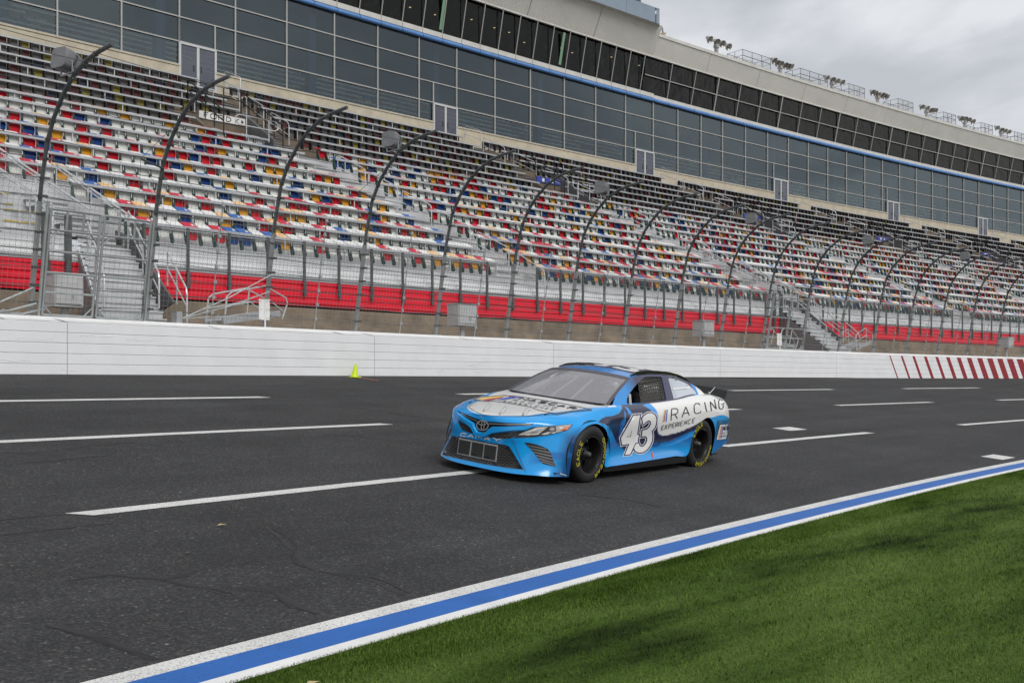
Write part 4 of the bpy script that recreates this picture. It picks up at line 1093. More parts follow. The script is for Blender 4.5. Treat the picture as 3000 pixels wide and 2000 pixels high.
# ================================================================ race car (x forward, y to its left, z up; front axle at x = 0)
CS = 1.054
CR = Matrix(((-.61280946, .78504823, .09035395), (-.79022382, -.60926248, -.06592076), (.0032983, -.11179671, .99372562)))
CT0 = Vector((.15467711, 12.82521247, -1.11870512)) * CS
car = thing('race_car', 'blue and white stock car with number 43 driving on the asphalt', 'car')
car.matrix_world = Matrix.Translation(CT0 + Vector((0, 0, EYE))) @ CR.to_4x4() @ Matrix.Scale(CS, 4)
CI = CR.transposed()
def ray(px, py):
    """view line of a spot on the photo's 3000 x 2000 grid, in the car's own axes"""
    d = Vector(((px - 1500) / 3013.3, 1, -(py - 1115.15) / 3013.3))
    return CI @ (-CT0) / CS, (CI @ d).normalized()
def cm(*a, **k):
    return a
fA = lambda X, Y: (1260 + .3912 * X, 1020 + .3912 * Y)
fB = lambda X, Y: (1270 + .1786 * X, 1140 + .1786 * Y)
fC = lambda X, Y: (1480 + .1722 * X, 1160 + .1722 * Y)
fD = lambda X, Y: (1780 + .2041 * X, 1080 + .2041 * Y)
fE = lambda X, Y: (1330 + .2126 * X, 1120 + .2126 * Y)
fF = lambda X, Y: (1480 + .1701 * X, 1040 + .1701 * Y)
fG = lambda X, Y: (1800 + .1573 * X, 1060 + .1573 * Y)

mat('car_paint', (.5, .5, .5), .2, coat=.5, attr='livery', spec=.5)
mat('car_black', (.012, .012, .013), .45)
mat('car_gloss_black', (.008, .008, .009), .15, coat=.5)
mat('car_white', (.80, .80, .79), .32, coat=.4)
mat('car_navy', (.012, .010, .10), .32, coat=.4)
mat('car_blue', (.002, .31, .75), .3, coat=.5)
mat('tyre', (.018, .018, .019), .62, spec=.4, bump=(60, .15, .004))
mat('tyre_yellow', (.62, .56, .02), .6)
mat('rim_black', (.016, .016, .017), .32, .3)
mat('lug', (.35, .35, .36), .3, .9)
mat('hub_grey', (.22, .22, .225), .35, .7)
mat('lamp_dark', (.06, .055, .055), .2, coat=.5)
mat('lamp_grey', (.40, .38, .37), .2, coat=.6)
mat('lamp_light', (.68, .66, .63), .2, coat=.6)
mat('lamp_orange', (.62, .16, .05), .25, coat=.6)
mat('lamp_red', (.36, .012, .04), .2, coat=.6)
mat('silver', (.55, .55, .55), .3, .6)
mat('tape_grey', (.36, .36, .37), .5, noise=(40, .8, 1.15))
mat('screen', (.03, .031, .03), .7, noise=(120, .6, 1.4))
mat('dk_line', (.075, .07, .085), .4)
mat('stripe_yellow', (.74, .50, .17), .4); mat('stripe_red', (.40, .035, .06), .4); mat('stripe_blue', (.03, .085, .50), .4)
mat('orange_tape', (.80, .12, .03), .5)
mat('skin', (.25, .13, .09), .6); mat('suit', (.03, .03, .035), .8); mat('helmet', (.05, .05, .055), .3, coat=.5); mat('glove', (.30, .31, .33), .6)
mat('net', (.05, .046, .04), .8)
mat('cage', (.30, .31, .33), .5)
glass_mat('windshield', (.86, .84, .86), (.78, .76, .79), .05, 1.45, .29)
glass_mat('side_glass', (.75, .77, .80), (.46, .49, .54), .06, 1.5, .36)

# ---- body shell: control net from the centre line outwards, bottom lip of the nose round to the tail
NET = [
 [(.905,0,.10),(.90,.25,.10),(.88,.45,.105),(.83,.60,.11),(.76,.72,.115),(.67,.82,.115),(.58,.88,.115),(.51,.915,.115),(.45,.93,.11),(.42,.938,.11),(.40,.94,.11)],
 [(.885,0,.17),(.88,.25,.17),(.86,.45,.17),(.81,.60,.17),(.74,.70,.18),(.65,.79,.20),(.565,.86,.20),(.50,.905,.20),(.44,.93,.20),(.41,.94,.20),(.39,.943,.20)],
 [(.895,0,.30),(.89,.25,.30),(.87,.42,.30),(.83,.53,.30),(.75,.64,.31),(.65,.75,.32),(.56,.84,.32),(.49,.895,.32),(.435,.93,.32),(.405,.94,.32),(.385,.945,.32)],
 [(.915,0,.42),(.91,.25,.42),(.89,.40,.43),(.85,.50,.43),(.76,.61,.43),(.65,.72,.43),(.55,.82,.43),(.48,.885,.43),(.42,.925,.43),(.395,.94,.43),(.375,.948,.43)],
 [(.93,0,.51),(.925,.25,.515),(.91,.40,.52),(.87,.50,.53),(.78,.59,.55),(.66,.69,.56),(.55,.79,.56),(.46,.87,.55),(.41,.92,.53),(.38,.94,.52),(.36,.95,.51)],
 [(.94,0,.61),(.93,.25,.62),(.905,.40,.63),(.85,.52,.645),(.76,.61,.655),(.64,.71,.665),(.52,.80,.665),(.42,.875,.65),(.35,.925,.63),(.315,.942,.615),(.29,.95,.605)],
 [(.945,0,.695),(.93,.25,.70),(.89,.40,.705),(.81,.53,.71),(.71,.63,.715),(.58,.73,.715),(.44,.82,.71),(.32,.89,.705),(.22,.935,.70),(.175,.945,.695),(.14,.95,.69)],
 [(.935,0,.735),(.90,.22,.74),(.83,.37,.745),(.72,.50,.75),(.58,.64,.755),(.42,.78,.75),(.28,.87,.735),(.16,.925,.725),(.06,.942,.722),(.02,.948,.721),(-.03,.95,.72)],
 [(.70,0,.775),(.69,.22,.775),(.66,.38,.775),(.58,.52,.775),(.44,.68,.785),(.26,.81,.783),(.12,.885,.765),(.0,.925,.745),(-.10,.945,.725),(-.15,.95,.705),(-.18,.952,.69)],
 [(.40,0,.815),(.39,.24,.815),(.36,.42,.815),(.29,.58,.815),(.18,.72,.82),(.06,.83,.815),(-.06,.90,.785),(-.16,.935,.745),(-.24,.95,.70),(-.28,.953,.65),(-.30,.955,.62)],
 [(.10,0,.85),(.09,.25,.85),(.07,.45,.85),(.02,.62,.85),(-.05,.75,.86),(-.12,.84,.85),(-.20,.905,.80),(-.27,.935,.74),(-.32,.945,.65),(-.355,.95,.56),(-.37,.952,.50)],
 [(-.2,0,.88),(-.2,.26,.88),(-.21,.48,.88),(-.23,.65,.885),(-.27,.77,.89),(-.30,.85,.875),(-.34,.91,.80),(-.37,.935,.71),(-.385,.935,.55),(-.385,.94,.43),(-.382,.945,.36)],
 [(-.43,0,.905),(-.44,.27,.905),(-.46,.50,.905),(-.48,.69,.905),(-.49,.795,.91),(-.48,.865,.885),(-.46,.915,.82),(-.43,.935,.70),(-.40,.925,.50),(-.375,.935,.32),(-.345,.95,.19)],
 [(-.60,0,.80),(-.60,.27,.80),(-.60,.50,.81),(-.60,.69,.86),(-.60,.80,.915),(-.59,.86,.905),(-.58,.915,.84),(-.56,.937,.72),(-.54,.92,.48),(-.52,.935,.30),(-.50,.962,.185)],
 [(-.85,0,.74),(-.85,.27,.74),(-.85,.50,.76),(-.85,.70,.83),(-.85,.80,.915),(-.85,.85,.91),(-.85,.915,.84),(-.84,.938,.72),(-.82,.915,.46),(-.80,.935,.29),(-.78,.965,.19)],
 [(-1.4,0,.72),(-1.4,.27,.72),(-1.4,.50,.74),(-1.4,.71,.83),(-1.4,.805,.92),(-1.4,.85,.918),(-1.4,.918,.845),(-1.4,.942,.72),(-1.4,.918,.46),(-1.4,.938,.29),(-1.4,.966,.205)],
 [(-2.0,0,.74),(-2.0,.27,.74),(-2.0,.50,.76),(-2.0,.70,.85),(-2.0,.80,.945),(-2.0,.845,.945),(-2.0,.918,.87),(-2.0,.945,.73),(-2.02,.928,.46),(-2.03,.942,.30),(-2.05,.966,.222)],
 [(-2.35,0,.80),(-2.35,.27,.80),(-2.35,.50,.83),(-2.35,.69,.89),(-2.35,.79,.97),(-2.35,.84,.972),(-2.34,.922,.90),(-2.36,.955,.75),(-2.38,.95,.48),(-2.40,.955,.33),(-2.42,.966,.232)],
 [(-2.6,0,.86),(-2.6,.27,.86),(-2.6,.50,.88),(-2.6,.68,.93),(-2.6,.78,1.0),(-2.59,.84,.995),(-2.56,.93,.92),(-2.54,.962,.78),(-2.52,.965,.62),(-2.51,.966,.52),(-2.50,.966,.45)],
 [(-2.85,0,.92),(-2.85,.27,.92),(-2.85,.50,.93),(-2.85,.66,.97),(-2.85,.77,1.02),(-2.82,.84,1.012),(-2.77,.93,.935),(-2.73,.962,.83),(-2.69,.968,.74),(-2.665,.968,.68),(-2.65,.968,.635)],
 [(-3.1,0,.98),(-3.1,.27,.98),(-3.1,.48,.985),(-3.1,.64,1.0),(-3.09,.755,1.025),(-3.05,.835,1.015),(-2.98,.925,.94),(-2.94,.96,.85),(-2.91,.968,.79),(-2.90,.97,.75),(-2.90,.97,.725)],
 [(-3.35,0,1.005),(-3.35,.27,1.005),(-3.35,.48,1.005),(-3.34,.63,1.01),(-3.31,.75,1.02),(-3.26,.83,1.005),(-3.19,.915,.935),(-3.14,.95,.84),(-3.11,.965,.75),(-3.10,.968,.69),(-3.09,.968,.645)],
 [(-3.6,0,1.01),(-3.6,.27,1.01),(-3.59,.48,1.005),(-3.57,.62,1.0),(-3.53,.74,.995),(-3.47,.82,.97),(-3.39,.90,.90),(-3.31,.94,.79),(-3.24,.958,.65),(-3.21,.962,.56),(-3.19,.962,.50)],
 [(-3.80,0,1.0),(-3.80,.27,1.0),(-3.78,.48,.99),(-3.75,.62,.975),(-3.69,.735,.95),(-3.62,.81,.91),(-3.53,.885,.83),(-3.43,.93,.70),(-3.32,.952,.53),(-3.24,.958,.42),(-3.19,.958,.37)],
 [(-3.885,0,.95),(-3.88,.27,.95),(-3.86,.48,.935),(-3.83,.62,.91),(-3.77,.73,.87),(-3.70,.80,.81),(-3.61,.87,.71),(-3.51,.92,.57),(-3.37,.948,.41),(-3.24,.955,.30),(-3.165,.955,.25)],
 [(-3.93,0,.80),(-3.92,.27,.80),(-3.91,.48,.79),(-3.88,.63,.77),(-3.83,.74,.72),(-3.77,.80,.65),(-3.69,.86,.55),(-3.58,.912,.43),(-3.42,.945,.31),(-3.26,.953,.225),(-3.16,.953,.19)],
 [(-3.94,0,.58),(-3.935,.27,.58),(-3.925,.48,.57),(-3.90,.64,.56),(-3.86,.75,.53),(-3.81,.80,.49),(-3.74,.855,.43),(-3.64,.90,.36),(-3.49,.937,.285),(-3.34,.95,.24),(-3.24,.95,.212)],
 [(-3.92,0,.36),(-3.915,.27,.36),(-3.91,.48,.36),(-3.89,.65,.36),(-3.86,.76,.36),(-3.83,.80,.355),(-3.78,.85,.345),(-3.70,.895,.325),(-3.58,.93,.30),(-3.47,.945,.28),(-3.38,.947,.262)],
]
def hermite(P, ns):
    """smooth interpolating curve set through the rows of P (first axis), ns samples per interval"""
    P = np.asarray(P, float); n = len(P)
    L = np.linalg.norm(np.diff(P, axis=0), axis=-1); L = L.reshape(n - 1, -1).mean(1) ** .75 + 1e-4
    t = np.concatenate([[0], np.cumsum(L)])
    sh = (-1,) + (1,) * (P.ndim - 1)
    dlt = np.diff(P, axis=0) / L.reshape(sh)
    M = np.empty_like(P); M[0] = dlt[0]; M[-1] = dlt[-1]
    w0 = L[1:].reshape(sh); w1 = L[:-1].reshape(sh)
    M[1:-1] = (dlt[:-1] * w0 + dlt[1:] * w1) / (w0 + w1)
    out = []
    for i in range(n - 1):
        for k in range(ns[i]):
            u = k / ns[i]; h = L[i]
            out.append((2 * u**3 - 3 * u**2 + 1) * P[i] + (u**3 - 2 * u**2 + u) * h * M[i] + (-2 * u**3 + 3 * u**2) * P[i + 1] + (u**3 - u**2) * h * M[i + 1])
    out.append(P[-1]); return np.array(out)
NP_ = np.array(NET)
for r_, k_ in ((23, .6), (24, 1), (25, 1), (26, .9), (27, .7)):     # squarer rear corners
    NP_[r_, 3:8, 0] -= .06 * k_ * np.array((.6, 1, 1, .8, .3)); NP_[r_, 3:8, 1] += .055 * k_ * np.array((.3, .9, 1, .7, .25))
nu = [max(3, int(np.linalg.norm(NP_[i + 1] - NP_[i], axis=-1).max() / .0135)) for i in range(len(NP_) - 1)]
nv = [max(3, int(np.linalg.norm(NP_[:, j + 1] - NP_[:, j], axis=-1).max() / .0145)) for j in range(NP_.shape[1] - 1)]
SV = hermite(NP_, nu); SV = hermite(SV.transpose(1, 0, 2), nv).transpose(1, 0, 2)
nU, nV = SV.shape[:2]

def inside(poly, x, y):
    poly = np.asarray(poly, float); r = np.zeros(x.shape, bool); j = len(poly) - 1
    for i in range(len(poly)):
        xi, yi = poly[i]; xj, yj = poly[j]
        c = ((yi > y) != (yj > y)) & (x < (xj - xi) * (y - yi) / (yj - yi + 1e-12) + xi); r ^= c; j = i
    return r
def sdist(poly, x, y):
    """signed distance, positive inside"""
    poly = np.asarray(poly, float); d = np.full(x.shape, 1e9)
    for i in range(len(poly)):
        a, b = poly[i - 1], poly[i]; ab = b - a; L = ab @ ab + 1e-12
        t = np.clip(((x - a[0]) * ab[0] + (y - a[1]) * ab[1]) / L, 0, 1)
        d = np.minimum(d, np.hypot(x - a[0] - t * ab[0], y - a[1] - t * ab[1]))
    return np.where(inside(poly, x, y), d, -d)
def sm(p, it=2):                                   # round a polygon
    p = np.asarray(p, float)
    for _ in range(it):
        q = np.roll(p, -1, 0); p = np.stack([.75 * p + .25 * q, .25 * p + .75 * q], 1).reshape(-1, 2)
    return p
def onside(pts, f, y=.945):
    o_ = []
    for p in pts:
        a, d = ray(*f(*p)); k = (y - a.y) / d.y; q = a + d * k; o_.append((q.x, q.z))
    return o_
def livery(P):
    x, y, z = P[:, 0], np.abs(P[:, 1]), P[:, 2]
    BLUE = np.array((.002, .32, .78)); c = np.tile(BLUE, (len(P), 1))
    def put(mask, col, a=None):
        k = (np.clip(mask / .008 + .5, 0, 1) if mask.dtype != bool else mask.astype(float))[:, None]
        if a is not None: k = k * a[:, None]
        c[:] = c * (1 - k) + np.array(col) * k
    side = (y > .80) & ~((x > -.15) & (z > .80)) & ~((x > .45))
    S1 = np.where(side, 1.0, -1.0)
    def sidep(poly, col, a=None): put(np.where(side, sdist(poly, x, z), -1.), col, a)
    # lower flank: deep blue band fading upward, brighter sill
    band = np.clip(1 - np.abs(z - .44) / .16, 0, 1) * np.clip((-.25 - x) / .2, 0, 1)
    put(side & (x < -.2), (.006, .085, .33), band * .9)
    # dark front flare
    put((y > .74) & (x > .2) & (z < .70), (.006, .015, .10), np.clip((y - .83) / .10, 0, 1) * np.clip((.70 - z) / .14, 0, 1) * .85)
    put((y > .55) & (x > .3) & (z < .40), (.004, .12, .40), np.clip((y - .6) / .12, 0, 1) * np.clip((.40 - z) / .02, 0, 1) * np.clip((z - .2 - .35 * (y - .6)) / .03, 0, 1) * .8)
    navy = [(-.12, .735), (-.22, .775), (-.30, .79), (-.46, .80), (-.61, .83), (-.74, .90), (-.80, .95), (-1.30, .95), (-1.36, .90), (-1.5, .80), (-1.53, .66), (-1.63, .53), (-1.76, .51), (-2.08, .53), (-2.46, .62), (-2.75, .70), (-2.7, .60),
            (-2.57, .56), (-2.28, .50), (-1.91, .42), (-1.65, .41), (-1.43, .44), (-1.25, .40), (-1.0, .33), (-.8, .36), (-.6, .47), (-.47, .60), (-.36, .68)]
    sidep(navy, (.011, .012, .050))
    put(side & (x < -.3) & (x > -1.6), (.006, .055, .16), np.clip(1 - np.abs(z - .66) / .10, 0, 1) * np.clip((-.3 - x) / .1, 0, 1) * np.clip((x + 1.0) / .3, 0, 1) * .75)
    sidep(onside([(325, 555), (350, 560), (372, 650), (345, 665), (318, 640)], fD), (.02, .29, .78))
    sidep(onside([(275, 600), (288, 640), (250, 800), (225, 860), (245, 760)], fD), (.02, .27, .74))
    sidep(onside([(200, 760), (262, 700), (215, 960), (180, 1050)], fD), (.006, .12, .42))
    sidep(onside([(590, 530), (705, 520), (735, 640), (735, 690), (690, 640)], fD), (.03, .30, .76))
    white = sm(onside([(705, 500), (735, 640), (722, 800), (735, 900), (770, 948), (830, 962), (1000, 922), (1130, 862), (1240, 800), (1330, 745), (1420, 700), (1500, 690), (1560, 672), (1640, 660), (1720, 672), (1800, 722), (1900, 700), (1900, 300), (1000, 250), (705, 300)], fD), 1)
    put(np.where((y > .70) & (x < -1.3) & (z < 1.2), sdist(white, x, z), -1.), (.80, .80, .79))
    put((x < -2.95) & (z > .93), (.80, .80, .79)); put((x < -3.5) & (y < .85) & (z > .66), (.80, .80, .79))
    put((x < -3.2) & (y > .80) & (z < .72), (.004, .075, .17), np.clip((.70 - z) / .05, 0, 1) * np.clip((z - .42) / .10, 0, 1) * .85)
    put((x < -3.1) & (y > .80) & (z < .42), (.006, .13, .40), np.clip((.42 - z) / .06, 0, 1) * .8)
    for q, col in (([(760, 1110), (900, 1080), (1060, 1000), (1250, 895), (1250, 925), (1080, 1040), (900, 1115)], (.02, .27, .72)), ([(420, 1290), (700, 1215), (1010, 1165), (1030, 1205), (700, 1270), (430, 1330)], (.05, .34, .78)),
                   ([(30, 1330), (300, 1280), (620, 1250), (1150, 1190), (1150, 1225), (600, 1315), (150, 1390), (30, 1380)], (.03, .31, .80)), ([(640, 1060), (800, 1085), (700, 1130), (620, 1110)], (.005, .06, .28))):
        sidep(sm(onside(q, fD), 1), col)
    # hood panel
    hood = [(.945, 0), (.93, .12), (.885, .24), (.80, .345), (.70, .43), (.60, .475), (.49, .505), (.33, .56), (.18, .625), (0, .69), (-.25, .765), (-.56, .86), (-.9, .9), (-.9, -.1), (.945, -.1)]
    put(np.where((z > .70) & (x > -.62) & (x < .96), sdist(hood, x, y), -1.), (.80, .80, .79))
    # interior tub
    put((y < .785) & (x < -.52) & (x > -3.0) & (z < .985), (.012, .012, .013))
    return np.concatenate([np.clip(c, 0, 1), np.ones((len(c), 1))], 1)
def colour(me, pts):
    at = me.color_attributes.new('livery', 'FLOAT_COLOR', 'POINT'); at.data.foreach_set('color', livery(pts).astype(np.float32).ravel())
V = SV.reshape(-1, 3); idx = np.arange(nU * nV).reshape(nU, nV)
Fq = np.stack([idx[:-1, :-1], idx[1:, :-1], idx[1:, 1:], idx[:-1, 1:]], -1).reshape(-1, 4)
Vm = V * np.array((1, -1, 1)); V2 = np.concatenate([V, Vm]); F2 = np.concatenate([Fq[:, ::-1], Fq + len(V)])
me = bpy.data.meshes.new('body'); me.from_pydata(V2.tolist(), [], F2.tolist()); me.materials.append(MAT['car_paint'])
bmm = bmesh.new(); bmm.from_mesh(me); bmesh.ops.remove_doubles(bmm, verts=bmm.verts, dist=.0004); bmesh.ops.recalc_face_normals(bmm, faces=bmm.faces); bmm.to_mesh(me); bmm.free()
me.polygons.foreach_set('use_smooth', [True] * len(me.polygons))
co = np.empty(len(me.vertices) * 3); me.vertices.foreach_get('co', co); colour(me, co.reshape(-1, 3)); me.update()
body = bpy.data.objects.new('body', me); COL.objects.link(body); body.parent = car
BV = BVHTree.FromPolygons([tuple(p) for p in V2], F2.tolist())

# ---- greenhouse: side frames with window openings, roof, windscreen, rear window
WN = Vector((0, 1, .60)).normalized()
def wside(px, py, f, y0=.805, z0=.925):
    a, d = ray(*f(px, py)); n = Vector((0, 1, .60)); k = (n.dot(Vector((0, y0, z0))) - n.dot(a)) / n.dot(d); return a + d * k
# belt line and upper outline in (x, z)
BELT = [(-.56, .915), (-.85, .914), (-1.4, .92), (-2.0, .944), (-2.35, .97), (-2.6, .998), (-2.85, 1.015), (-3.1, 1.012), (-3.32, .995)]
UP = [(-.56, .925), (-.74, 1.01), (-.94, 1.105), (-1.12, 1.185), (-1.27, 1.238), (-1.5, 1.268), (-1.8, 1.285), (-2.1, 1.285), (-2.4, 1.272), (-2.65, 1.24), (-2.85, 1.195), (-3.02, 1.14), (-3.16, 1.08), (-3.32, 1.0)]
def yside(x, z): return .805 - .60 * (z - .925) - .02 * max(0, (z - 1.15)) - max(0, (-2.3 - x)) * .045
def tri2d(loops, step):
    """constrained triangulation of loops[0] minus loops[1:], with inner points"""
    vs, es = [], []
    for L in loops:
        o = len(vs); R_ = []
        for i in range(len(L)):
            p, q = Vector(L[i]), Vector(L[(i + 1) % len(L)]); n = max(1, int((q - p).length / step))
            R_ += [p.lerp(q, k / n) for k in range(n)]
        vs += R_; es += [(o + i, o + (i + 1) % len(R_)) for i in range(len(R_))]
    A = np.array([(v.x, v.y) for v in vs]); mn, mx_ = A.min(0), A.max(0)
    gx, gy = np.meshgrid(np.arange(mn[0] + step / 2, mx_[0], step), np.arange(mn[1] + step / 2, mx_[1], step)); gx, gy = gx.ravel(), gy.ravel()
    k = sdist(loops[0], gx, gy) > step * .4
    for L in loops[1:]: k &= sdist(L, gx, gy) < -step * .4
    vs += [Vector((a, b)) for a, b in zip(gx[k], gy[k])]
    r = delaunay_2d_cdt(vs, es, [], 0, 1e-6)
    ov, of = r[0], r[2]
    O = np.array([(v.x, v.y) for v in ov]); Fc = np.array(of); c = O[Fc].mean(1)
    keep = inside(loops[0], c[:, 0], c[:, 1])
    for L in loops[1:]: keep &= ~inside(L, c[:, 0], c[:, 1])
    return O, Fc[keep]
def poly3(name, O, Fc, fn, m, parent=car, off=0., smooth=True, both=True, thick=0):
    pts = [fn(*p) for p in O]; ok = [p is not None for p in pts]
    g = MB(); base = [p if p is not None else Vector() for p in pts]
    fs = [tuple(int(i) for i in f) for f in Fc if all(ok[i] for i in f)]
    g.add(base, fs)
    return g
winF = sm([(p.x, p.z) for p in (wside(*q, fG) for q in [(225, 705), (275, 590), (335, 510), (400, 430), (470, 360), (540, 300), (600, 268), (700, 245), (800, 242), (878, 250), (925, 480), (985, 755), (870, 790), (640, 825), (300, 855), (245, 800)])], 1)
winR = sm([(p.x, p.z) for p in (wside(*q, fG) for q in [(990, 258), (1110, 268), (1200, 288), (1290, 330), (1400, 405), (1500, 490), (1568, 560), (1560, 620), (1520, 670), (1480, 698), (1300, 720), (1120, 742), (1060, 510)])], 1)
winF[:, 1] = np.maximum(winF[:, 1], [np.interp(-q, [-b[0] for b in BELT], [b[1] for b in BELT]) + .012 for q in winF[:, 0]])
winR[:, 1] = np.maximum(winR[:, 1], [np.interp(-q, [-b[0] for b in BELT], [b[1] for b in BELT]) + .012 for q in winR[:, 0]])
winF[:, 1] = np.minimum(winF[:, 1], [np.interp(-q, [-b[0] for b in UP], [b[1] for b in UP]) - .03 for q in winF[:, 0]])
winR[:, 1] = np.minimum(winR[:, 1], [np.interp(-q, [-b[0] for b in UP], [b[1] for b in UP]) - .03 for q in winR[:, 0]])
OUT = np.array(BELT + UP[::-1][1:-1])
OUT = np.array([(x, z - (.03 if i < len(BELT) else 0)) for i, (x, z) in enumerate(OUT)])
O, Fc = tri2d([OUT, winF, winR], .028)
def frame_col(P):
    x, z = P[:, 0], P[:, 2]
    t1 = np.clip((-1.05 - x) / .35, 0, 1)[:, None]
    c = np.array((.02, .27, .72)) * (1 - t1) + np.array((.035, .035, .085)) * t1
    k = (x < -2.93) & (x > -3.04); c[k] = (.02, .27, .72); c[x <= -3.04] = (.80, .80, .79)
    return np.concatenate([c, np.ones((len(c), 1))], 1)
for s in (1, -1):
    g = MB(); P = [(p[0], s * yside(*p), p[1]) for p in O]
    Q = [(p[0], p[1] - s * .03, p[2]) for p in P]
    n_ = len(P); fs = [tuple(int(i) for i in f) for f in Fc]
    g.add(P, [f[::-1] if s > 0 else f for f in fs])
    for lp_ in (winF, winR):                     # reveal round each opening
        m_ = len(lp_); a = [(q[0], s * yside(*q), q[1]) for q in lp_]; b = [(q[0], s * (yside(*q) - .03), q[1]) for q in lp_]
        g.add(a + b, [(i, (i + 1) % m_, m_ + (i + 1) % m_, m_ + i) for i in range(m_)])
    ob = g.build('side_frame', 'car_paint', car, smooth=40, local=True)
    co = np.array([v.co for v in ob.data.vertices]); at = ob.data.color_attributes.new('livery', 'FLOAT_COLOR', 'POINT'); at.data.foreach_set('color', frame_col(co).astype(np.float32).ravel())
    O2, F3 = tri2d([winR], .06)
    g = MB(); g.add([(p[0], s * (yside(*p) - .006), p[1]) for p in O2], [tuple(int(i) for i in f) for f in F3]); g.build('quarter_window', 'side_glass', car, smooth=True, local=True)
# roof
UPs = [p for p in UP if -2.7 < p[0] < -1.2]
rows = []
for x in np.linspace(-1.27, -2.62, 40):
    z = np.interp(-x, [-p[0] for p in UP], [p[1] for p in UP]); ye = yside(x, z); t = (x + 1.27) / -1.35
    cz = z + .042 + .012 * math.sin(math.pi * t); xo = .07 * (1 - t) ** 2 - .10 * t ** 2
    rows.append([(x + xo * (1 - (u / 1) ** 2), ye * u, z + (cz - z) * (1 - abs(u) ** 2.4)) for u in np.linspace(-1, 1, 41)])
g = MB(); g.grid(rows, flip=False); ob = g.build('roof', 'car_paint', car, smooth=True, local=True)
co = np.array([v.co for v in ob.data.vertices]); t = np.clip((-1.50 - co[:, 0] + .05 * np.abs(co[:, 1])) / .03, 0, 1)[:, None]
c = np.array((.012, .235, .68)) * (1 - t) + np.array((.018, .017, .05)) * t
ob.data.color_attributes.new('livery', 'FLOAT_COLOR', 'POINT').data.foreach_set('color', np.concatenate([c, np.ones((len(c), 1))], 1).astype(np.float32).ravel())
RB = BVHTree.FromPolygons([tuple(p) for r in rows for p in r], [(i * 41 + j, i * 41 + j + 1, (i + 1) * 41 + j + 1, (i + 1) * 41 + j) for i in range(39) for j in range(40)])
# windscreen between cowl and roof front, with dark border
def ws(u, v, off=0.):
    """u across -1..1, v up 0..1"""
    yb, yt = .80, .635; xb, xt = -.545, -1.275; zb, zt = .918, 1.238
    y = (yb + (yt - yb) * v) * u; x = xb + (xt - xb) * v + (.12 * (1 - v) + .075 * v) * (1 - u * u); z = zb + (zt - zb) * v + (.0 + .04 * v) * (1 - u * u) + .018 * math.sin(math.pi * v)
    return Vector((x + off * .4, y, z + off))
g = MB(); g.grid([[ws(u, v) for u in np.linspace(-1, 1, 25)] for v in np.linspace(0, 1, 17)]); g.build('windscreen', 'windshield', car, smooth=True, local=True)
g = MB()
for u0, u1, v0, v1 in ((-1, 1, .90, 1.), (-1, -.93, 0, .90), (.945, 1, 0, .90), (-1, 1, 0, .012)):
    g.grid([[ws(u, v, .004) for u in np.linspace(u0, u1, 25 if u1 - u0 > 1 else 3)] for v in np.linspace(v0, v1, 15 if v1 - v0 > .5 else 4)])
g.build('windscreen_border', 'dk_line', car, smooth=True, local=True)
def rw(u, v):
    yb, yt = .70, .52; xb, xt = -3.28, -2.62; zb, zt = 1.005, 1.245
    return Vector((xb + (xt - xb) * v - .10 * (1 - u * u), (yb + (yt - yb) * v) * u, zb + (zt - zb) * v + .04 * v * (1 - u * u) + .01))
g = MB(); g.grid([[rw(u, v) for u in np.linspace(-1, 1, 15)] for v in np.linspace(0, 1, 9)], flip=True); g.build('rear_window', 'side_glass', car, smooth=True, local=True)
# black strips along the roof edges
for s in (1, -1):
    P = []
    for x in np.linspace(-1.36, -2.95, 26):
        z = np.interp(-x, [-p[0] for p in UP], [p[1] for p in UP]); P.append(Vector((x, s * (yside(x, z) - .035), z + .012)))
    g = MB()
    rws = []
    for i, p in enumerate(P):
        h = .036 * min(1, .3 + i / 4, .3 + (25 - i) / 4); rws.append([p + Vector((0, s * .010, 0)), p + Vector((0, s * .010, h)), p + Vector((0, -s * .010, h)), p + Vector((0, -s * .010, 0))])
    g.grid(rws); g.add(rws[0], [(0, 1, 2, 3)]); g.add(rws[-1], [(0, 1, 2, 3)]); g.build('roof_rail', 'car_gloss_black', car, local=True)

# ---- outlines laid on the body
def lay(poly, f, off=.003, step=.04, bv=None, holes=(), raw=False, mirror=False):
    """outline given on the photo grid, put down on the surface it belongs to"""
    loops = [[Vector(f(*p)) if f else Vector(p) for p in L] for L in (poly, *holes)]
    st_ = step / .0045
    Ob, Fb = tri2d([[tuple(p) for p in L] for L in loops], st_)
    pts = []
    for p in Ob:
        a, d = ray(*p); h = (bv or BV).ray_cast(a, d); pts.append(h[0] - d * 0 + (h[1] if h[1].dot(d) < 0 else -h[1]) * off if h[0] else None)
    fs = []
    for q in Fb:
        if all(pts[i] is not None for i in q):
            if max((pts[q[i]] - pts[q[i - 1]]).length for i in range(3)) < step * 6: fs.append(tuple(int(i) for i in q))
    g = MB(); g.add([p if p is not None else Vector() for p in pts], fs); return g
def decal(name, m, poly, f, off=.003, parent=car, mirror=False, smooth=True, **k):
    g = lay(poly, f, off, **k)
    if mirror: g2 = MB(); g2.v = [(x, -y, z) for x, y, z in g.v]; g2.f = [q[::-1] for q in g.f]; g2.m = g.m[:]; g2.build(name, m, parent, smooth=smooth, local=True)
    return g.build(name, m, parent, smooth=smooth, local=True)
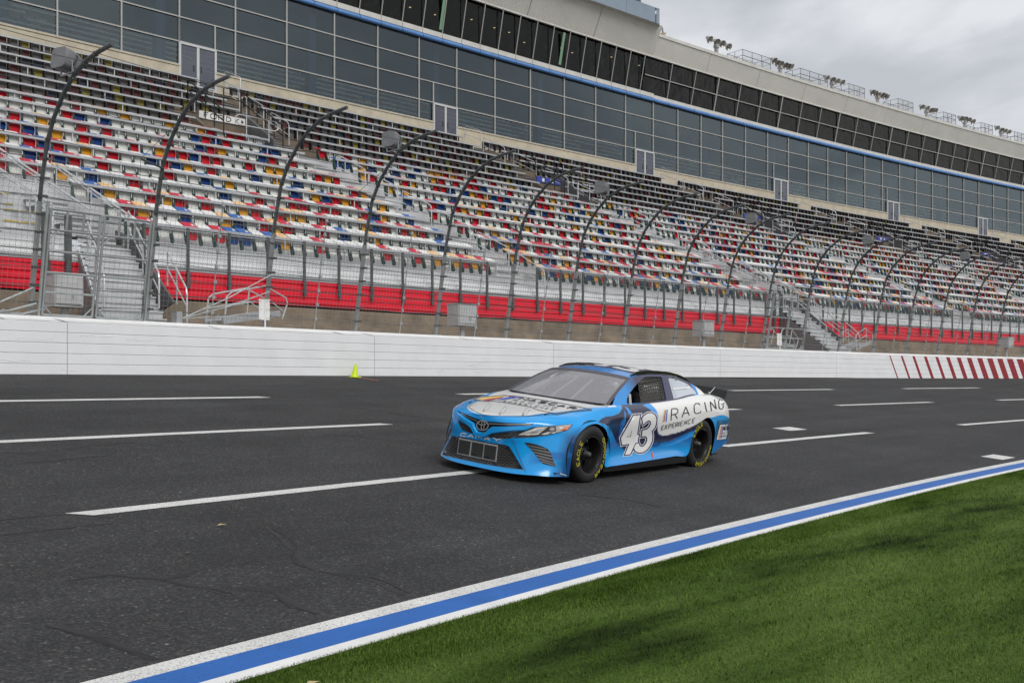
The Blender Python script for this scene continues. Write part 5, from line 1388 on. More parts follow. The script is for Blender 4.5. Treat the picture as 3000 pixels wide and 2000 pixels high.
def ribbon(pts, wd, f, off=.004, bv=None, taper=False):
    """narrow strip following points on the photo grid; wd in grid pixels"""
    g = MB(); P = [Vector(f(*p)) for p in pts]; L = []
    for i in range(len(P) - 1):
        n = max(1, int((P[i + 1] - P[i]).length / 5)); L += [P[i].lerp(P[i + 1], k / n) for k in range(n)]
    L.append(P[-1]); rows = []
    for i, p in enumerate(L):
        d = (L[min(i + 1, len(L) - 1)] - L[max(i - 1, 0)]).normalized(); n = Vector((-d.y, d.x)) * wd / 2; r = []
        for s in (-1, 1):
            a, dd = ray(*(p + n * s)); h = (bv or BV).ray_cast(a, dd)
            if h[0]: r.append(h[0] + (h[1] if h[1].dot(dd) < 0 else -h[1]) * off)
        if len(r) == 2: rows.append(r)
    if len(rows) > 1: g.grid(rows)
    return g
def offset_poly(p, d):
    p = np.asarray(p, float); n = len(p); ar = sum(p[i - 1][0] * p[i][1] - p[i][0] * p[i - 1][1] for i in range(n)); s = 1 if ar > 0 else -1; o = []
    for i in range(n):
        e1 = p[i] - p[i - 1]; e2 = p[(i + 1) % n] - p[i]; e1 /= np.linalg.norm(e1) + 1e-9; e2 /= np.linalg.norm(e2) + 1e-9
        n1 = np.array((e1[1], -e1[0])) * s; n2 = np.array((e2[1], -e2[0])) * s; b = n1 + n2; b /= max(.6, b @ b / 2 + 1e-9) ; o.append(p[i] + b * d * .5 * 2 / max(1.0, 1))
    return o
# number 43 on the door
N4 = [(372, 668), (462, 662), (420, 945), (446, 945), (428, 1058), (396, 1062), (322, 1222), (246, 1232), (310, 1074), (204, 1090), (190, 990)]
H4 = [(348, 876), (328, 974), (270, 980)]
N3 = [(492, 712), (520, 672), (575, 640), (632, 636), (678, 664), (698, 720), (692, 790), (668, 850), (628, 892), (640, 960), (634, 1030), (606, 1098), (560, 1160), (500, 1196), (440, 1200), (396, 1180), (374, 1136), (400, 1080), (438, 1062),
      (462, 1110), (500, 1118), (536, 1086), (562, 1040), (566, 990), (540, 962), (486, 968), (500, 882), (550, 872), (596, 838), (620, 790), (616, 752), (588, 738), (552, 756), (510, 800)]
for nm, m, d, o in (('number_edge', 'car_white', 26, .002), ('number_border', 'car_navy', 17, .003), ('number', 'car_white', 0, .0042)):
    for P_, H_ in ((N4, [H4]), (N3, [])):
        hs = [] if d > 20 else [[tuple(q) for q in offset_poly(H4, -d * .55)]] if H_ and d else H_
        decal(nm, m, offset_poly(P_, d) if d else P_, fD, o, holes=hs)
# lettering: built from strokes in a slanted box on the photo grid
GL = {'R': [[(0, 0), (0, 1), (.7, 1), (.95, .85), (.95, .62), (.7, .48), (0, .48)], [(.5, .48), (1, 0)]], 'A': [[(0, 0), (.5, 1), (1, 0)], [(.2, .33), (.8, .33)]], 'C': [[(1, .82), (.8, 1), (.25, 1), (0, .8), (0, .2), (.25, 0), (.8, 0), (1, .18)]],
      'I': [[(.5, 0), (.5, 1)]], 'N': [[(0, 0), (0, 1), (1, 0), (1, 1)]], 'G': [[(1, .82), (.8, 1), (.25, 1), (0, .8), (0, .2), (.25, 0), (.8, 0), (1, .2), (1, .45), (.6, .45)]], 'E': [[(1, 0), (0, 0), (0, 1), (1, 1)], [(0, .5), (.8, .5)]],
      'X': [[(0, 0), (1, 1)], [(0, 1), (1, 0)]], 'P': [[(0, 0), (0, 1), (.75, 1), (1, .85), (1, .6), (.75, .45), (0, .45)]], 'S': [[(1, .85), (.8, 1), (.2, 1), (0, .85), (0, .62), (.2, .5), (.8, .5), (1, .38), (1, .15), (.8, 0), (.2, 0), (0, .15)]],
      'M': [[(0, 0), (0, 1), (.5, .4), (1, 1), (1, 0)]], 'Y': [[(0, 1), (.5, .5), (1, 1)], [(.5, .5), (.5, 0)]], 'O': [[(.2, 0), (0, .2), (0, .8), (.2, 1), (.8, 1), (1, .8), (1, .2), (.8, 0), (.2, 0)]], 'D': [[(0, 0), (0, 1), (.65, 1), (1, .75), (1, .25), (.65, 0), (0, 0)]],
      'L': [[(0, 1), (0, 0), (1, 0)]]}
def letter(ch, box, wd, f, off=.0045, m='ink', bv=None, name='lettering'):
    """box: four corners on the photo grid - bottom left, bottom right, top right, top left"""
    bl, br_, tr, tl = [Vector(q) for q in box]; g = MB()
    for s in GL[ch]:
        pts = [bl.lerp(br_, x).lerp(tl.lerp(tr, x), y) for x, y in s]
        h = ribbon([tuple(p) for p in pts], wd, f, off, bv); g.add(h.v, h.f)
    return g
def word(txt, boxes, wd, f, m, off=.0045, name='lettering', bv=None, parent=car):
    for ch, b in zip(txt, boxes): letter(ch, b, wd, f, off, bv=bv).build('letter', m, parent, local=True)
word('RACING', [[(908, 738), (1000, 712), (1015, 568), (918, 572)], [(1065, 695), (1170, 665), (1160, 545), (1080, 540)], [(1245, 648), (1345, 625), (1320, 495), (1238, 500)], [(1395, 612), (1445, 612), (1415, 480), (1365, 480)],
                [(1490, 602), (1560, 580), (1530, 440), (1468, 468)], [(1600, 580), (1660, 570), (1650, 428), (1590, 440)]], 2.6, fD, 'ink')
bx = []
for i, x in enumerate((765, 812, 868, 920, 968, 1010, 1038, 1093, 1148, 1208)):
    y = 880 - (x - 765) * .232; wd_ = 12 if i == 5 else 33
    bx.append([(x, y), (x + wd_, y - wd_ * .232), (x + wd_ + 12, y - 64 - wd_ * .25), (x + 14, y - 62)])
word('EXPERIENCE', bx, 1.8, fD, 'ink')
for (a, b, c, d), m in (([(785, 762), (797, 760), (822, 590), (810, 592)], 'stripe_yellow'), ([(801, 760), (813, 758), (836, 588), (826, 590)], 'stripe_red'), ([(828, 757), (843, 754), (862, 586), (846, 588)], 'stripe_blue')):
    decal('stripe', m, [a, b, c, d], fD, .004)
# small panel behind the rear wheel
decal('logo_panel', 'ink', [(1556, 1022), (1606, 797), (1782, 782), (1742, 1003)], fD, .003)
decal('logo_panel', 'car_white', [(1562, 1016), (1611, 804), (1775, 790), (1736, 997)], fD, .004)
for x, m in ((0, 'stripe_yellow'), (17, 'stripe_red'), (36, 'stripe_blue')): decal('stripe', m, [(1578 + x, 1002 - x * .1), (1590 + x, 1000 - x * .1), (1624 + x, 822 - x * .1), (1612 + x, 823 - x * .1)], fD, .005)
word('NASCAR', [[(1652 + 19 * i, 884 - 2 * i), (1666 + 19 * i, 882 - 2 * i), (1672 + 18.5 * i, 822 - 2 * i), (1658 + 18.5 * i, 824 - 2 * i)] for i in range(6)], 1.5, fD, 'ink', .0055)
word('RACING', [[(1634 + 20 * i, 944 - 2 * i), (1647 + 20 * i, 942 - 2 * i), (1655 + 20 * i, 900 - 2 * i), (1642 + 20 * i, 902 - 2 * i)] for i in range(6)], .8, fD, 'ink', .0055)
word('EXPERIENCE', [[(1617 + 12.5 * i, 984 - 2 * i), (1624 + 12.5 * i, 983 - 2 * i), (1628 + 12.5 * i, 960 - 2 * i), (1621 + 12.5 * i, 961 - 2 * i)] for i in range(10)], .8, fD, 'ink', .0055)
decal('tape_mark', 'orange_tape', [(628, 1192), (640, 1190), (656, 1260), (664, 1265), (652, 1298), (642, 1262), (636, 1258)], fD, .004)
# tail light
decal('tail_light', 'lamp_red', [(1650, 478), (1772, 462), (1772, 490), (1690, 504), (1660, 500)], fD, .004); decal('tail_light_lens', 'lamp_light', [(1655, 502), (1690, 506), (1760, 492), (1770, 496), (1748, 530), (1700, 570), (1668, 552)], fD, .0035)
decal('tail_light_dark', 'lamp_dark', [(1735, 520), (1774, 500), (1779, 600), (1752, 600), (1728, 585)], fD, .004)
# hood decal
HP = [(262, 240), (335, 205), (680, 180), (745, 184), (830, 188), (1020, 212), (1260, 248), (1500, 290), (1690, 330), (1905, 376), (1640, 402), (1400, 445), (1345, 420), (1165, 382), (1055, 340), (900, 312), (720, 282), (560, 258), (440, 264), (330, 252)]
def outline(P_, wd, f, m, off=.004, name='outline'): return ribbon(P_ + P_[:1], wd, f, off).build(name, m, car, local=True)
outline(HP, 1.4, fE, 'dk_line'); ribbon([(1345, 420), (1400, 441), (1640, 398), (1900, 378)], 3.6, fE).build('outline', 'dk_line', car, local=True)
decal('stripe', 'stripe_yellow', [(300, 236), (375, 208), (670, 188), (705, 192), (640, 205), (420, 240)], fE, .004); decal('stripe', 'stripe_red', [(395, 244), (690, 203), (662, 216), (470, 255)], fE, .004)
decal('stripe', 'stripe_red', [(740, 200), (775, 192), (848, 190), (840, 197)], fE, .0045); decal('stripe', 'stripe_blue', [(590, 245), (700, 215), (800, 202), (945, 206), (800, 222), (660, 243)], fE, .0045)
def rowboxes(n, x0, y0, sx, sy, wx, wy, ux, uy, curve=0.):
    o_ = []
    for i in range(n):
        x, y = x0 + sx * i, y0 + sy * i + curve * i * i; o_.append([(x, y), (x + wx, y + wy), (x + wx + ux, y + wy + uy), (x + ux, y + uy)])
    return o_
word('NASCAR', rowboxes(6, 884, 232, 134, 21.5, 94, 15, 60, -20, .7), 2.3, fE, 'ink')
word('RACING', rowboxes(6, 800, 252, 108, 17, 58, 9, 36, -13, .6), .7, fE, 'ink')
word('EXPERIENCE', rowboxes(10, 672, 262, 72, 11.2, 36, 5.5, 24, -8.5, .22), .95, fE, 'ink')
ribbon([(195, 325), (235, 365), (300, 405), (400, 443), (560, 463), (700, 469), (900, 470), (1030, 466), (1180, 442), (1345, 421)], 1.2, fE).build('hood_seam', 'dk_line', car, local=True)
ribbon([(750, 108), (900, 130), (1300, 205), (1800, 290), (2120, 332)], 1.0, fE).build('cowl_seam', 'dk_line', car, local=True)
# hood pins with wire loops
for (x, y) in ((235, 325), (410, 402), (632, 442), (950, 452)):
    a, d = ray(*fE(x, y)); h = BV.ray_cast(a, d); p = h[0]
    t_ = MB(); t_.lathe([(.014, 0), (.014, .006), (.006, .008), (.006, .03), (0, .031)], Matrix.Translation(p), 8); o = t_.build('hood_pin', 'lamp_wood', car, local=True)
    g = MB(); g.tube([p + Vector((0, .01, .02)), p + Vector((-.01, .05, .03)), p + Vector((-.03, .075, .085)), p + Vector((-.035, .05, .11)), p + Vector((-.02, .015, .07)), p + Vector((0, -.01, .02))], .0022, 4); g.build('wire_loop', 'lamp_metal', o, local=True)
a, d = ray(*fD(1435, 335)); p = Vector((-3.55, .62, 1.0))
g = MB(); g.tube([p, p + Vector((0, .03, .05)), p + Vector((-.05, .06, .12)), p + Vector((-.09, .03, .10)), p + Vector((-.06, 0, .04)), p + Vector((-.01, -.02, .03))], .004, 4); g.build('cable_loop', 'car_white', car, local=True)
# front: upper grille, V bar, middle grilles, lower opening
UG = [(402, 352), (560, 420), (700, 478), (900, 528), (1200, 550), (1640, 562), (1600, 590), (1250, 604), (970, 610), (905, 655), (870, 694), (800, 704), (735, 690), (690, 610), (672, 555), (540, 470), (425, 385)]
decal('upper_grille', 'car_gloss_black', UG, fB, .003)
ribbon([(450, 392), (560, 450), (720, 518)], 1.3, fB, .006).build('grille_bar', 'silver', car, local=True); ribbon([(915, 560), (1200, 574), (1605, 577)], 1.6, fB, .006).build('grille_bar', 'silver', car, local=True)
def raised(name, m, P_, f, h, step=.035):
    top = lay(offset_poly(P_, -7), f, h, step); bot = [Vector(f(*q)) for q in P_]; tp = [Vector(f(*q)) for q in offset_poly(P_, -7)]; g = MB(); g.add(top.v, top.f)
    def drop(p, o):
        a, d = ray(*p); q = BV.ray_cast(a, d); return q[0] + (q[1] if q[1].dot(d) < 0 else -q[1]) * o if q[0] else None
    n = len(bot)
    for i in range(n):
        k = 4
        for j in range(k):
            q = [drop(bot[i].lerp(bot[(i + 1) % n], j / k), .001), drop(bot[i].lerp(bot[(i + 1) % n], (j + 1) / k), .001), drop(tp[i].lerp(tp[(i + 1) % n], (j + 1) / k), h), drop(tp[i].lerp(tp[(i + 1) % n], j / k), h)]
            if all(x is not None for x in q): g.quad(*q)
    return g.build(name, m, car, smooth=25, local=True)
VB = [(395, 385), (425, 388), (540, 472), (672, 556), (690, 612), (735, 692), (800, 706), (870, 696), (905, 657), (970, 612), (1250, 606), (1600, 592), (1660, 600), (1500, 665), (1200, 690), (1010, 712), (940, 735), (860, 775), (770, 770), (690, 745), (640, 640), (520, 520), (400, 430)]
raised('grille_v_bar', 'car_blue', VB, fB, .036)
MGL = [(400, 492), (470, 540), (560, 590), (640, 645), (660, 722), (560, 700), (470, 660), (432, 590)]
MGR = [(880, 777), (950, 740), (1020, 722), (1240, 700), (1520, 678), (1400, 740), (1270, 800), (1150, 808), (1000, 795)]
LG = [(300, 765), (345, 768), (470, 782), (700, 830), (900, 868), (1190, 912), (1240, 935), (1290, 1010), (1380, 1160), (1472, 1310), (1200, 1280), (800, 1215), (400, 1130), (140, 1066), (180, 990), (240, 890)]
for nm, P_ in (('middle_grille', MGL), ('middle_grille', MGR), ('lower_grille', LG)):
    base = decal(nm, 'car_black', P_, fB, .003)
    g = MB(); A_ = np.array(P_, float); mn, mx_ = A_.min(0), A_.max(0); cw, chh = 74, 52; row = 0
    Y = mn[1]
    while Y < mx_[1]:
        X = mn[0] + (cw / 2 if row % 2 else 0)
        while X < mx_[0]:
            sk = (X - 300) * .19 if nm == 'lower_grille' else 0
            arc_ = [(X + cw * .5 * (1 - math.cos(t)) - cw / 2, Y + 19 * math.sin(t)) for t in np.linspace(.12, math.pi - .12, 6)]
            if inside(A_, np.array([q[0] for q in arc_]), np.array([q[1] for q in arc_])).all():
                h = ribbon(arc_, 1.05, fB, .006); g.add(h.v, h.f)
            X += cw
        Y += chh / 2; row += 1
    g.build('grille_mesh', 'hub_grey', base, local=True, kind='stuff')
ribbon([(140, 1066), (400, 1130), (800, 1215), (1200, 1280), (1472, 1310)], 1.2, fB).build('lip_seam', 'dk_line', car, local=True)
# radiator screens in a taped frame
RF = [(425, 790), (1065, 915), (1035, 1190), (390, 1060)]
def rq(u, v): a = Vector(RF[0]).lerp(Vector(RF[1]), u); b = Vector(RF[3]).lerp(Vector(RF[2]), u); return tuple(a.lerp(b, v))
raised('radiator_frame', 'tape_grey', RF, fB, .012)
for i in range(3):
    u0, u1 = .03 + i * .323, .315 + i * .323 + (.012 if i else 0); decal('radiator_screen', 'screen', [rq(u0, .085), rq(u1, .085), rq(u1, .915), rq(u0, .915)], fB, .0145)
# badge, name letters
c0 = (809, 588)
def ring(cx, cy, rx, ry, wd, n=28, rot=0):
    return [(cx + rx * math.cos(t) * math.cos(rot) - ry * math.sin(t) * math.sin(rot), cy + rx * math.cos(t) * math.sin(rot) + ry * math.sin(t) * math.cos(rot)) for t in np.linspace(0, 2 * math.pi, n)]
em = MB()
for r_, wd in ((ring(809, 588, 95, 80, 0), 2.7), (ring(815, 588, 24, 76, 0, rot=.12), 2.2), (ring(809, 548, 66, 34, 0), 2.2)):
    h = ribbon(r_, wd, fB, .0075); em.add(h.v, h.f)
em.build('badge', 'silver', car, local=True)
for i, (ch, x) in enumerate(zip('CAMRY', (440, 560, 690, 830, 960))):
    x2 = x + (95 if i < 4 else 140); y = 752 + (x - 440) * .155
    word(ch if i != 3 else 'A', [[(x, y + 8), (x2, y + 8 + 14), (x2 + 10, y - 26), (x + 25, y - 40)]], 2.6, fB, 'car_white', .0045)
# headlamp on its left side (mirrored to the right), printed in layers
for args in ((('headlamp', 'lamp_dark'), [(128, 712), (330, 592), (440, 555), (540, 518), (800, 506), (1135, 474), (1146, 490), (1072, 578), (900, 625), (700, 668), (480, 698), (250, 708)], .003),
             (('headlamp_housing', 'lamp_grey'), [(215, 658), (340, 596), (540, 524), (730, 516), (680, 560), (560, 650), (400, 658)], .0045),
             (('headlamp_housing', 'lamp_grey'), [(860, 512), (1130, 482), (1062, 572), (900, 606), (850, 596)], .0045),
             (('headlamp_blade', 'lamp_light'), [(330, 612), (540, 540), (690, 530), (640, 560), (540, 572), (345, 622)], .0052), (('headlamp_blade', 'lamp_light'), [(260, 650), (400, 640), (560, 628), (600, 606), (560, 652), (400, 664)], .0052),
             (('headlamp_blade', 'lamp_light'), [(610, 645), (740, 602), (860, 606), (980, 592), (820, 632), (660, 656)], .0052),
             (('marker_lamp', 'lamp_orange'), [(940, 566), (1000, 545), (1110, 508), (1062, 570), (950, 590)], .0055)):
    (nm, m), P_, o = args; decal(nm, m, P_, fC, o, mirror=True)
for nm, m, r, o in (('projector', 'lamp_dark', 1.0, .006), ('projector_lens', 'silver', .62, .0072)):
    decal(nm, m, ring(795, 562, 72 * r, 50 * r, 0, 20)[:-1], fC, o, mirror=True)
# side intake with slats, corner panel
DU = [(322, 786), (400, 790), (480, 806), (600, 842), (700, 884), (745, 918), (775, 970), (815, 1080), (862, 1198), (760, 1178), (640, 1145), (590, 1085), (520, 1000), (430, 890)]
duct = decal('side_intake', 'car_black', DU, fC, .003)
dm = MB(); dm.v = [(x, -y, z) for x, y, z in [tuple(v.co) for v in duct.data.vertices]]; dm.f = [tuple(p.vertices)[::-1] for p in duct.data.polygons]; dm.m = [0] * len(dm.f); dm.build('side_intake', 'car_black', car, local=True)
for i, (p, q) in enumerate((((380, 838), (690, 898)), ((430, 892), (760, 962)), ((480, 948), (790, 1022)), ((525, 1004), (812, 1082)), ((572, 1058), (835, 1138)), ((615, 1110), (852, 1180)))):
    ribbon([p, q], 3.2, fC, .010).build('slat', 'hub_grey', duct, local=True)
ribbon([(120, 725), (150, 800), (250, 1050), (345, 1290)], 1.3, fC).build('panel_seam', 'dk_line', car, local=True)
ribbon([(930, 1312), (1040, 1350)], 2.0, fC).build('panel_seam', 'lamp_light', car, local=True)
# black skirt under the doors, splitter floor
g = MB(); P1 = [(-.345, .95, .19), (-.50, .962, .185), (-.78, .965, .19), (-1.4, .966, .205), (-2.05, .966, .222), (-2.42, .966, .232)]
for s in (1, -1): g.grid([[(x, s * (y - .012), z + .01), (x, s * (y - .02), .115)] for x, y, z in P1])
g.build('side_skirt', 'car_black', car, local=True)
g = MB(); g.grid([[(x, y, .16) for y in (-.9, .9)] for x in (.6, -.3, -.36, -2.4, -2.5, -3.6)]); g.build('floor', 'car_black', car, local=True)
for x0 in (0, -2.794):           # dark wheel wells
    for s in (1, -1):
        g = MB(); g.grid([[(x0 + .46 * math.cos(t), s * y, .33 + .43 * math.sin(t)) for y in (.935, .58)] for t in np.linspace(-.4, math.pi + .4, 20)]); g.quad((x0 - .5, s * .58, .1), (x0 + .5, s * .58, .1), (x0 + .5, s * .58, .8), (x0 - .5, s * .58, .8)); g.build('wheel_well', 'car_black', car, local=True)
# spoiler
g = MB(); rws = []
for y in np.linspace(-.76, .76, 21):
    xo = -3.80 - .05 * (1 - (y / .76) ** 2); z0 = .985 - .03 * abs(y / .76) ** 3; rws.append([(xo, y, z0), (xo - .045, y, z0 + .115), (xo - .055, y, z0 + .113), (xo - .012, y, z0)])
g.grid(rws); g.add(rws[-1], [(0, 1, 2, 3)]); g.build('spoiler', 'car_black', car, local=True)
# side-window details: white vent strip, marks, flange
for P_, m in (([(1088, 490), (1405, 458), (1405, 482), (1090, 518)], 'car_white'), ([(1130, 620), (1165, 615), (1172, 682), (1140, 686)], None)):
    if m:
        g = MB(); g.add([wside(*q, fG) + WN * .0 for q in P_], [(0, 1, 2, 3)]); g.build('vent_strip', m, car, local=True)
g = MB()
for q in ((1108, 280), (1255, 312), (1405, 412), (1470, 672), (1345, 694), (1210, 716)): c = wside(*q, fG); g.box(c, (.007, 0, 0), WN * .004, (0, 0, .007))
g.build('window_rivet', 'ink', car, local=True)
g = MB(); a = wside(270, 600, fG); b = wside(290, 840, fG); g.bar(a + Vector((0, .01, 0)), b + Vector((0, .01, 0)), .03, .02); g.build('vent_flange', 'tape_grey', car, local=True)
# window nets: woven straps
def net(c4, nu_, nv_, wd, side):
    A_, B_, C_, D_ = [Vector((p.x, p.y * side, p.z)) for p in c4]; g = MB(); nrm = (B_ - A_).cross(D_ - A_).normalized()
    Q = lambda u, v: A_.lerp(B_, u).lerp(D_.lerp(C_, u), v)
    for i in range(nu_ + 1):
        u = i / nu_; L = [Q(u, v) + nrm * (.004 * (1 if (i + k) % 2 else -1)) for k, v in enumerate(np.linspace(0, 1, nv_ + 1))]
        e = (B_ - A_).normalized() * wd / 2; g.grid([[p - e, p + e] for p in L])
    for j in range(nv_ + 1):
        v = j / nv_; L = [Q(u, v) + nrm * (.004 * (-1 if (j + k) % 2 else 1)) for k, u in enumerate(np.linspace(0, 1, nu_ + 1))]
        e = (D_ - A_).normalized() * wd * .45; g.grid([[p - e, p + e] for p in L])
    return g.build('window_net', 'net', car, local=True)
nc = [wside(*q, fG) - Vector((0, .025, 0)) for q in ((470, 345), (868, 262), (985, 775), (545, 828))]
net(nc, 10, 9, .030, 1); net(nc, 11, 9, .040, -1)
# inside: dash, seat, roll cage, wheel, driver
g = MB(); g.box((-.92, 0, .86), (.14, 0, 0), (0, .66, 0), (0, 0, .035)); g.build('dashboard', 'car_black', car, local=True)
g = MB()
for s in (1, -1):
    g.tube([(-.72, s * .62, .86), (-1.36, s * .52, 1.19), (-2.3, s * .46, 1.23), (-3.0, s * .5, 1.0)], .022, 8); g.tube([(-2.3, s * .46, 1.23), (-2.25, s * .62, .8)], .022, 8)
    g.tube([(-.62, s * .16, .9), (-1.30, s * .12, 1.23)], .017, 8)
g.tube([(-1.36, -.52, 1.19), (-1.36, .52, 1.19)], .022, 8); g.tube([(-2.3, -.46, 1.23), (-2.3, .46, 1.23)], .022, 8); g.tube([(-2.3, .46, 1.2), (-2.25, -.55, .82)], .02, 8)
g.build('roll_cage', 'cage', car, smooth=50, local=True)
g = MB(); rws = []
for z, x, w_ in ((.72, -1.66, .20), (.86, -1.72, .22), (1.0, -1.80, .20), (1.14, -1.86, .15)): rws.append([(x + .14, .36 - w_, z), (x, .36 - w_ * .8, z), (x - .02, .36, z), (x, .36 + w_ * .8, z), (x + .14, .36 + w_, z)])
g.grid(rws); g.build('driver_seat', 'car_black', car, smooth=True, local=True)
Mw = Matrix.Translation((-1.08, .36, .96)) @ Matrix.Rotation(R(-65), 4, 'Y')
g = MB(); g.tube([Mw @ Vector((.17 * math.cos(t), .17 * math.sin(t), 0)) for t in np.linspace(0, 2 * math.pi, 25)[:-1]], .016, 8, closed=True); g.tube([Mw @ Vector((-.16, 0, 0)), Mw @ Vector((.16, 0, 0))], .012, 6); g.tube([Mw @ Vector((0, -.16, 0)), Mw @ Vector((0, .16, 0))], .012, 6); g.build('steering_wheel', 'car_black', car, smooth=50, local=True)
# driver: a person of its own, sitting in the seat, hands on the wheel
W2 = lambda p: car.matrix_world @ Vector(p)
drv = thing('person', 'driver in a dark suit and dark helmet holding the wheel inside the race car', 'person', W2((-1.65, .36, .7)))
def skin_body(name, verts, edges, radii, m, parent, root=0, sub=1):
    me = bpy.data.meshes.new(name); me.from_pydata([W2(v) - parent.location for v in verts], edges, []); o = bpy.data.objects.new(name, me); COL.objects.link(o); o.parent = parent
    o.modifiers.new('skin', 'SKIN'); sv = me.skin_vertices[0].data if me.skin_vertices else None
    if sv is None: return o
    for i, r in enumerate(radii): sv[i].radius = (r, r); sv[i].use_root = i == root
    if sub: o.modifiers.new('sub', 'SUBSURF').levels = sub; o.modifiers['sub'].render_levels = sub
    me.materials.append(MAT[m]); return o
def bodymesh(name, chains, m, parent, n=10):
    g = MB()
    for pts, rr in chains:
        P = hermite(np.array(pts, float), [4] * (len(pts) - 1)); rad = hermite(np.array(rr, float)[:, None], [4] * (len(rr) - 1))[:, 0]
        g.tube([W2(p) for p in P], [float(max(.004, q)) for q in rad], n)
    o = g.build(name, m, parent)
    rm = o.modifiers.new('fuse', 'REMESH'); rm.mode = 'VOXEL'; rm.voxel_size = .014; rm.use_smooth_shade = True
    return o
fing = []
for s in (1, -1):
    for k in range(4): b = (-1.10 + .012 * k, .36 + s * .17, 1.03 - .024 * k); fing.append(([(b[0] - .06, b[1] + s * .01, b[2]), (b[0] + .005, b[1] + s * .028, b[2] + .01), (b[0] + .03, b[1] + s * .0, b[2] + .012), (b[0] + .015, b[1] - s * .03, b[2] + .005)], [.014, .012, .011, .009]))
    fing.append(([(-1.15, .36 + s * .17, 1.0), (-1.11, .36 + s * .14, 1.035), (-1.08, .36 + s * .13, 1.05)], [.016, .013, .010]))
bodymesh('body', [([(-1.62, .36, .66), (-1.62, .36, .78), (-1.66, .36, .92), (-1.68, .36, 1.02), (-1.67, .36, 1.08)], [.15, .155, .16, .12, .06])] +
         [([(-1.67, .36 + s * .13, .99), (-1.60, .36 + s * .22, .92), (-1.44, .36 + s * .25, .84), (-1.28, .36 + s * .21, .93), (-1.16, .36 + s * .17, 1.0)], [.07, .062, .052, .045, .038]) for s in (1, -1)] +
         [([(-1.6, .36 + s * .09, .68), (-1.3, .36 + s * .12, .74), (-1.1, .36 + s * .1, .66)], [.09, .08, .06]) for s in (1, -1)] + fing, 'suit', drv)
hm = MB(); hm.lathe([(.0, .145), (.06, .135), (.105, .095), (.13, .03), (.132, -.03), (.12, -.09), (.10, -.125), (.09, -.125)], Matrix.Translation(W2((-1.64, .36, 1.17))), 24); hm.build('helmet', 'helmet', drv, smooth=True)
fc = MB(); c = Vector((-1.535, .36, 1.155)); rws = []
for v in np.linspace(-.055, .05, 9): rws.append([W2((c.x - 1.6 * u * u + (.012 if abs(u) < .012 and abs(v + .01) < .022 else 0) - abs(v) * .12, .36 + u, c.z + v)) for u in np.linspace(-.075, .075, 13)])
fc.grid(rws); fc.build('face', 'skin', drv, smooth=True)
for s in (1, -1):
    e_ = MB(); e_.lathe([(0, .010), (.008, .006), (.010, 0), (.008, -.006), (0, -.010)], Matrix.Translation(W2((-1.533, .36 + s * .032, 1.168))), 8); e_.build('eye', 'car_white', drv, smooth=True)
# roof number, laid flat across the roof (seen edge-on from low down)
def roofnum(P_, d, m, o, H=()):
    f_ = lambda q: (-1.56 - (q[1] - 636) / 600 * .80, -.52 + (q[0] - 175) / 530 * 1.0)
    L = [[f_(q) for q in (offset_poly(P_, d) if d else P_)]] + [[f_(q) for q in h] for h in H]
    Ob, Fb = tri2d(L, .03); pts = []
    for x, y in Ob:
        h = RB.ray_cast(Vector((x, y, 3)), Vector((0, 0, -1))); pts.append(h[0] + Vector((0, 0, o)) if h[0] else None)
    g = MB(); g.add([p if p is not None else Vector() for p in pts], [tuple(int(i) for i in q) for q in Fb if all(pts[i] is not None for i in q)]); g.build('roof_number', m, car, local=True)
for d, m, o in ((24, 'car_navy', .002), (0, 'car_white', .0035)):
    roofnum(N4, d, m, o, [H4] if not d else []); roofnum(N3, d, m, o)

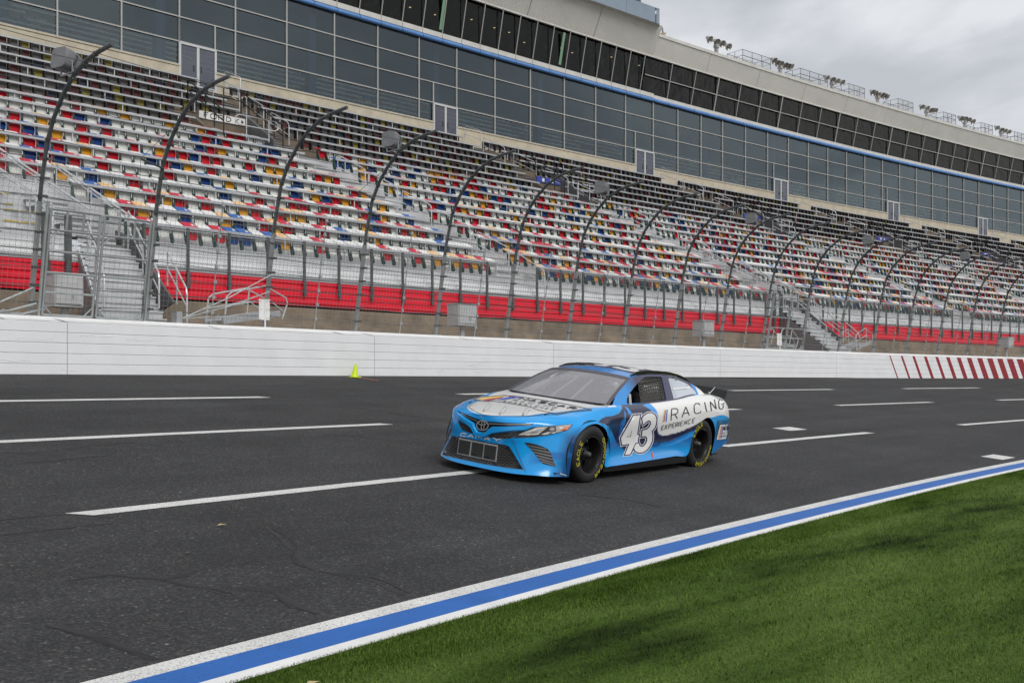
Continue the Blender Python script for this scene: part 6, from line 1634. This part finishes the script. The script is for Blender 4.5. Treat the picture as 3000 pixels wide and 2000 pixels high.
# ---- wheels
def wheel(x, s, spin):
    """axle along y; s = +1 on the car's left"""
    Y = Matrix.Translation((x, s * .80, .352)) @ Matrix.Rotation(R(-90 * s), 4, 'X')     # local z points outward
    w_ = MB(); w_.lathe([(.215, -.15), (.30, -.155), (.335, -.15), (.350, -.13), (.352, -.06), (.352, .06), (.350, .115), (.340, .142), (.322, .158), (.29, .168), (.25, .165), (.222, .152), (.213, .135)], Y, 64)
    wh = w_.build('wheel', 'tyre', car, smooth=60, local=True)
    r_ = MB(); r_.lathe([(.213, .14), (.222, .156), (.214, .158), (.203, .14), (.196, .08), (.190, .02), (.186, .0)], Y, 48); r_.build('rim', 'rim_black', wh, smooth=40, local=True)
    d_ = MB(); n = 5
    Z = lambda r, t, h: Y @ Vector((r * math.cos(t), r * math.sin(t), h))
    d_.lathe([(.0, .075), (.058, .075), (.07, .07), (.088, .045)], Y, 40); d_.lathe([(.150, .03), (.172, .02), (.188, -.01)], Y, 40)
    for k in range(n):
        t0 = spin + 2 * math.pi * k / n; L = []
        for q in np.linspace(-1, 1, 7):
            L.append([Z(.086, t0 + q * .44, .046), Z(.11, t0 + q * .30, .042), Z(.135, t0 + q * .34, .036), Z(.152, t0 + q * .50, .03)])
        d_.grid(L)
    d_.build('wheel_disc', 'rim_black', wh, smooth=40, local=True)
    b_ = MB(); b_.lathe([(.0, -.05), (.19, -.05)], Y, 24); b_.build('brake', 'car_black', wh, local=True)
    h_ = MB(); h_.lathe([(0, .15), (.022, .148), (.028, .135), (.034, .10), (.04, .075)], Y, 20); h_.build('hub', 'hub_grey', wh, smooth=40, local=True)
    for k in range(5):
        t0 = spin + .63 + 2 * math.pi * k / 5; c = Z(.062, t0, .075); l_ = MB(); l_.lathe([(0, .02), (.011, .02), (.012, 0)], Matrix.Translation(c) @ Matrix.Rotation(R(-90 * s), 4, 'X'), 6); l_.build('lug_nut', 'rim_black', wh, local=True)
    if s < 0: return
    def rim_word(txt, mid, span, r0, hgt):
        g = MB(); n_ = len(txt.replace(' ', '')); k = 0
        for ch in txt:
            a0 = mid - span / 2 + span * (k + .14) / n_; a1 = mid - span / 2 + span * (k + .86) / n_; k += 1
            for st_ in GL[ch]:
                P = [];
                for (px_, py_), (qx, qy) in zip(st_, st_[1:]):
                    m__ = max(1, int(abs(qx - px_) * 4) + int(abs(qy - py_) * 2)); P += [(px_ + (qx - px_) * i / m__, py_ + (qy - py_) * i / m__) for i in range(m__)]
                P.append(st_[-1]); L = []
                for i, (u, v) in enumerate(P):
                    ph = a0 + (a1 - a0) * u; rr = r0 + hgt * v
                    L.append(Vector((x - rr * math.sin(ph), s * (.80 + .1688 - .9 * max(0, rr - .292) ** 1.0 * .45), .352 + rr * math.cos(ph))))
                rows = []
                for i, p in enumerate(L):
                    d = (L[min(i + 1, len(L) - 1)] - L[max(i - 1, 0)]).normalized(); nn = d.cross(Vector((0, 1, 0))) * .0042; o_ = Vector((0, .0035, 0)); rows.append([p - nn + o_, p + nn + o_])
                if len(rows) > 1: g.grid(rows)
        g.build('tyre_lettering', 'tyre_yellow', wh, local=True)
    rim_word('EAGLE', R(-84) + spin, R(62), .262, .047); rim_word('GOODYEAR', R(103) + spin, R(112), .262, .047)
    for ph in (R(140), R(-35)):
        g = MB(); c = Vector((x - .21 * math.sin(ph + spin), .80 + .16, .352 + .21 * math.cos(ph + spin))); g.box(c, (.012, 0, 0), (0, .003, 0), (0, 0, .008)); g.build('balance_weight', 'lug', wh, local=True)
wheel(0, 1, 0.0); wheel(0, -1, .3); wheel(-2.794, 1, R(48)); wheel(-2.794, -1, .2)
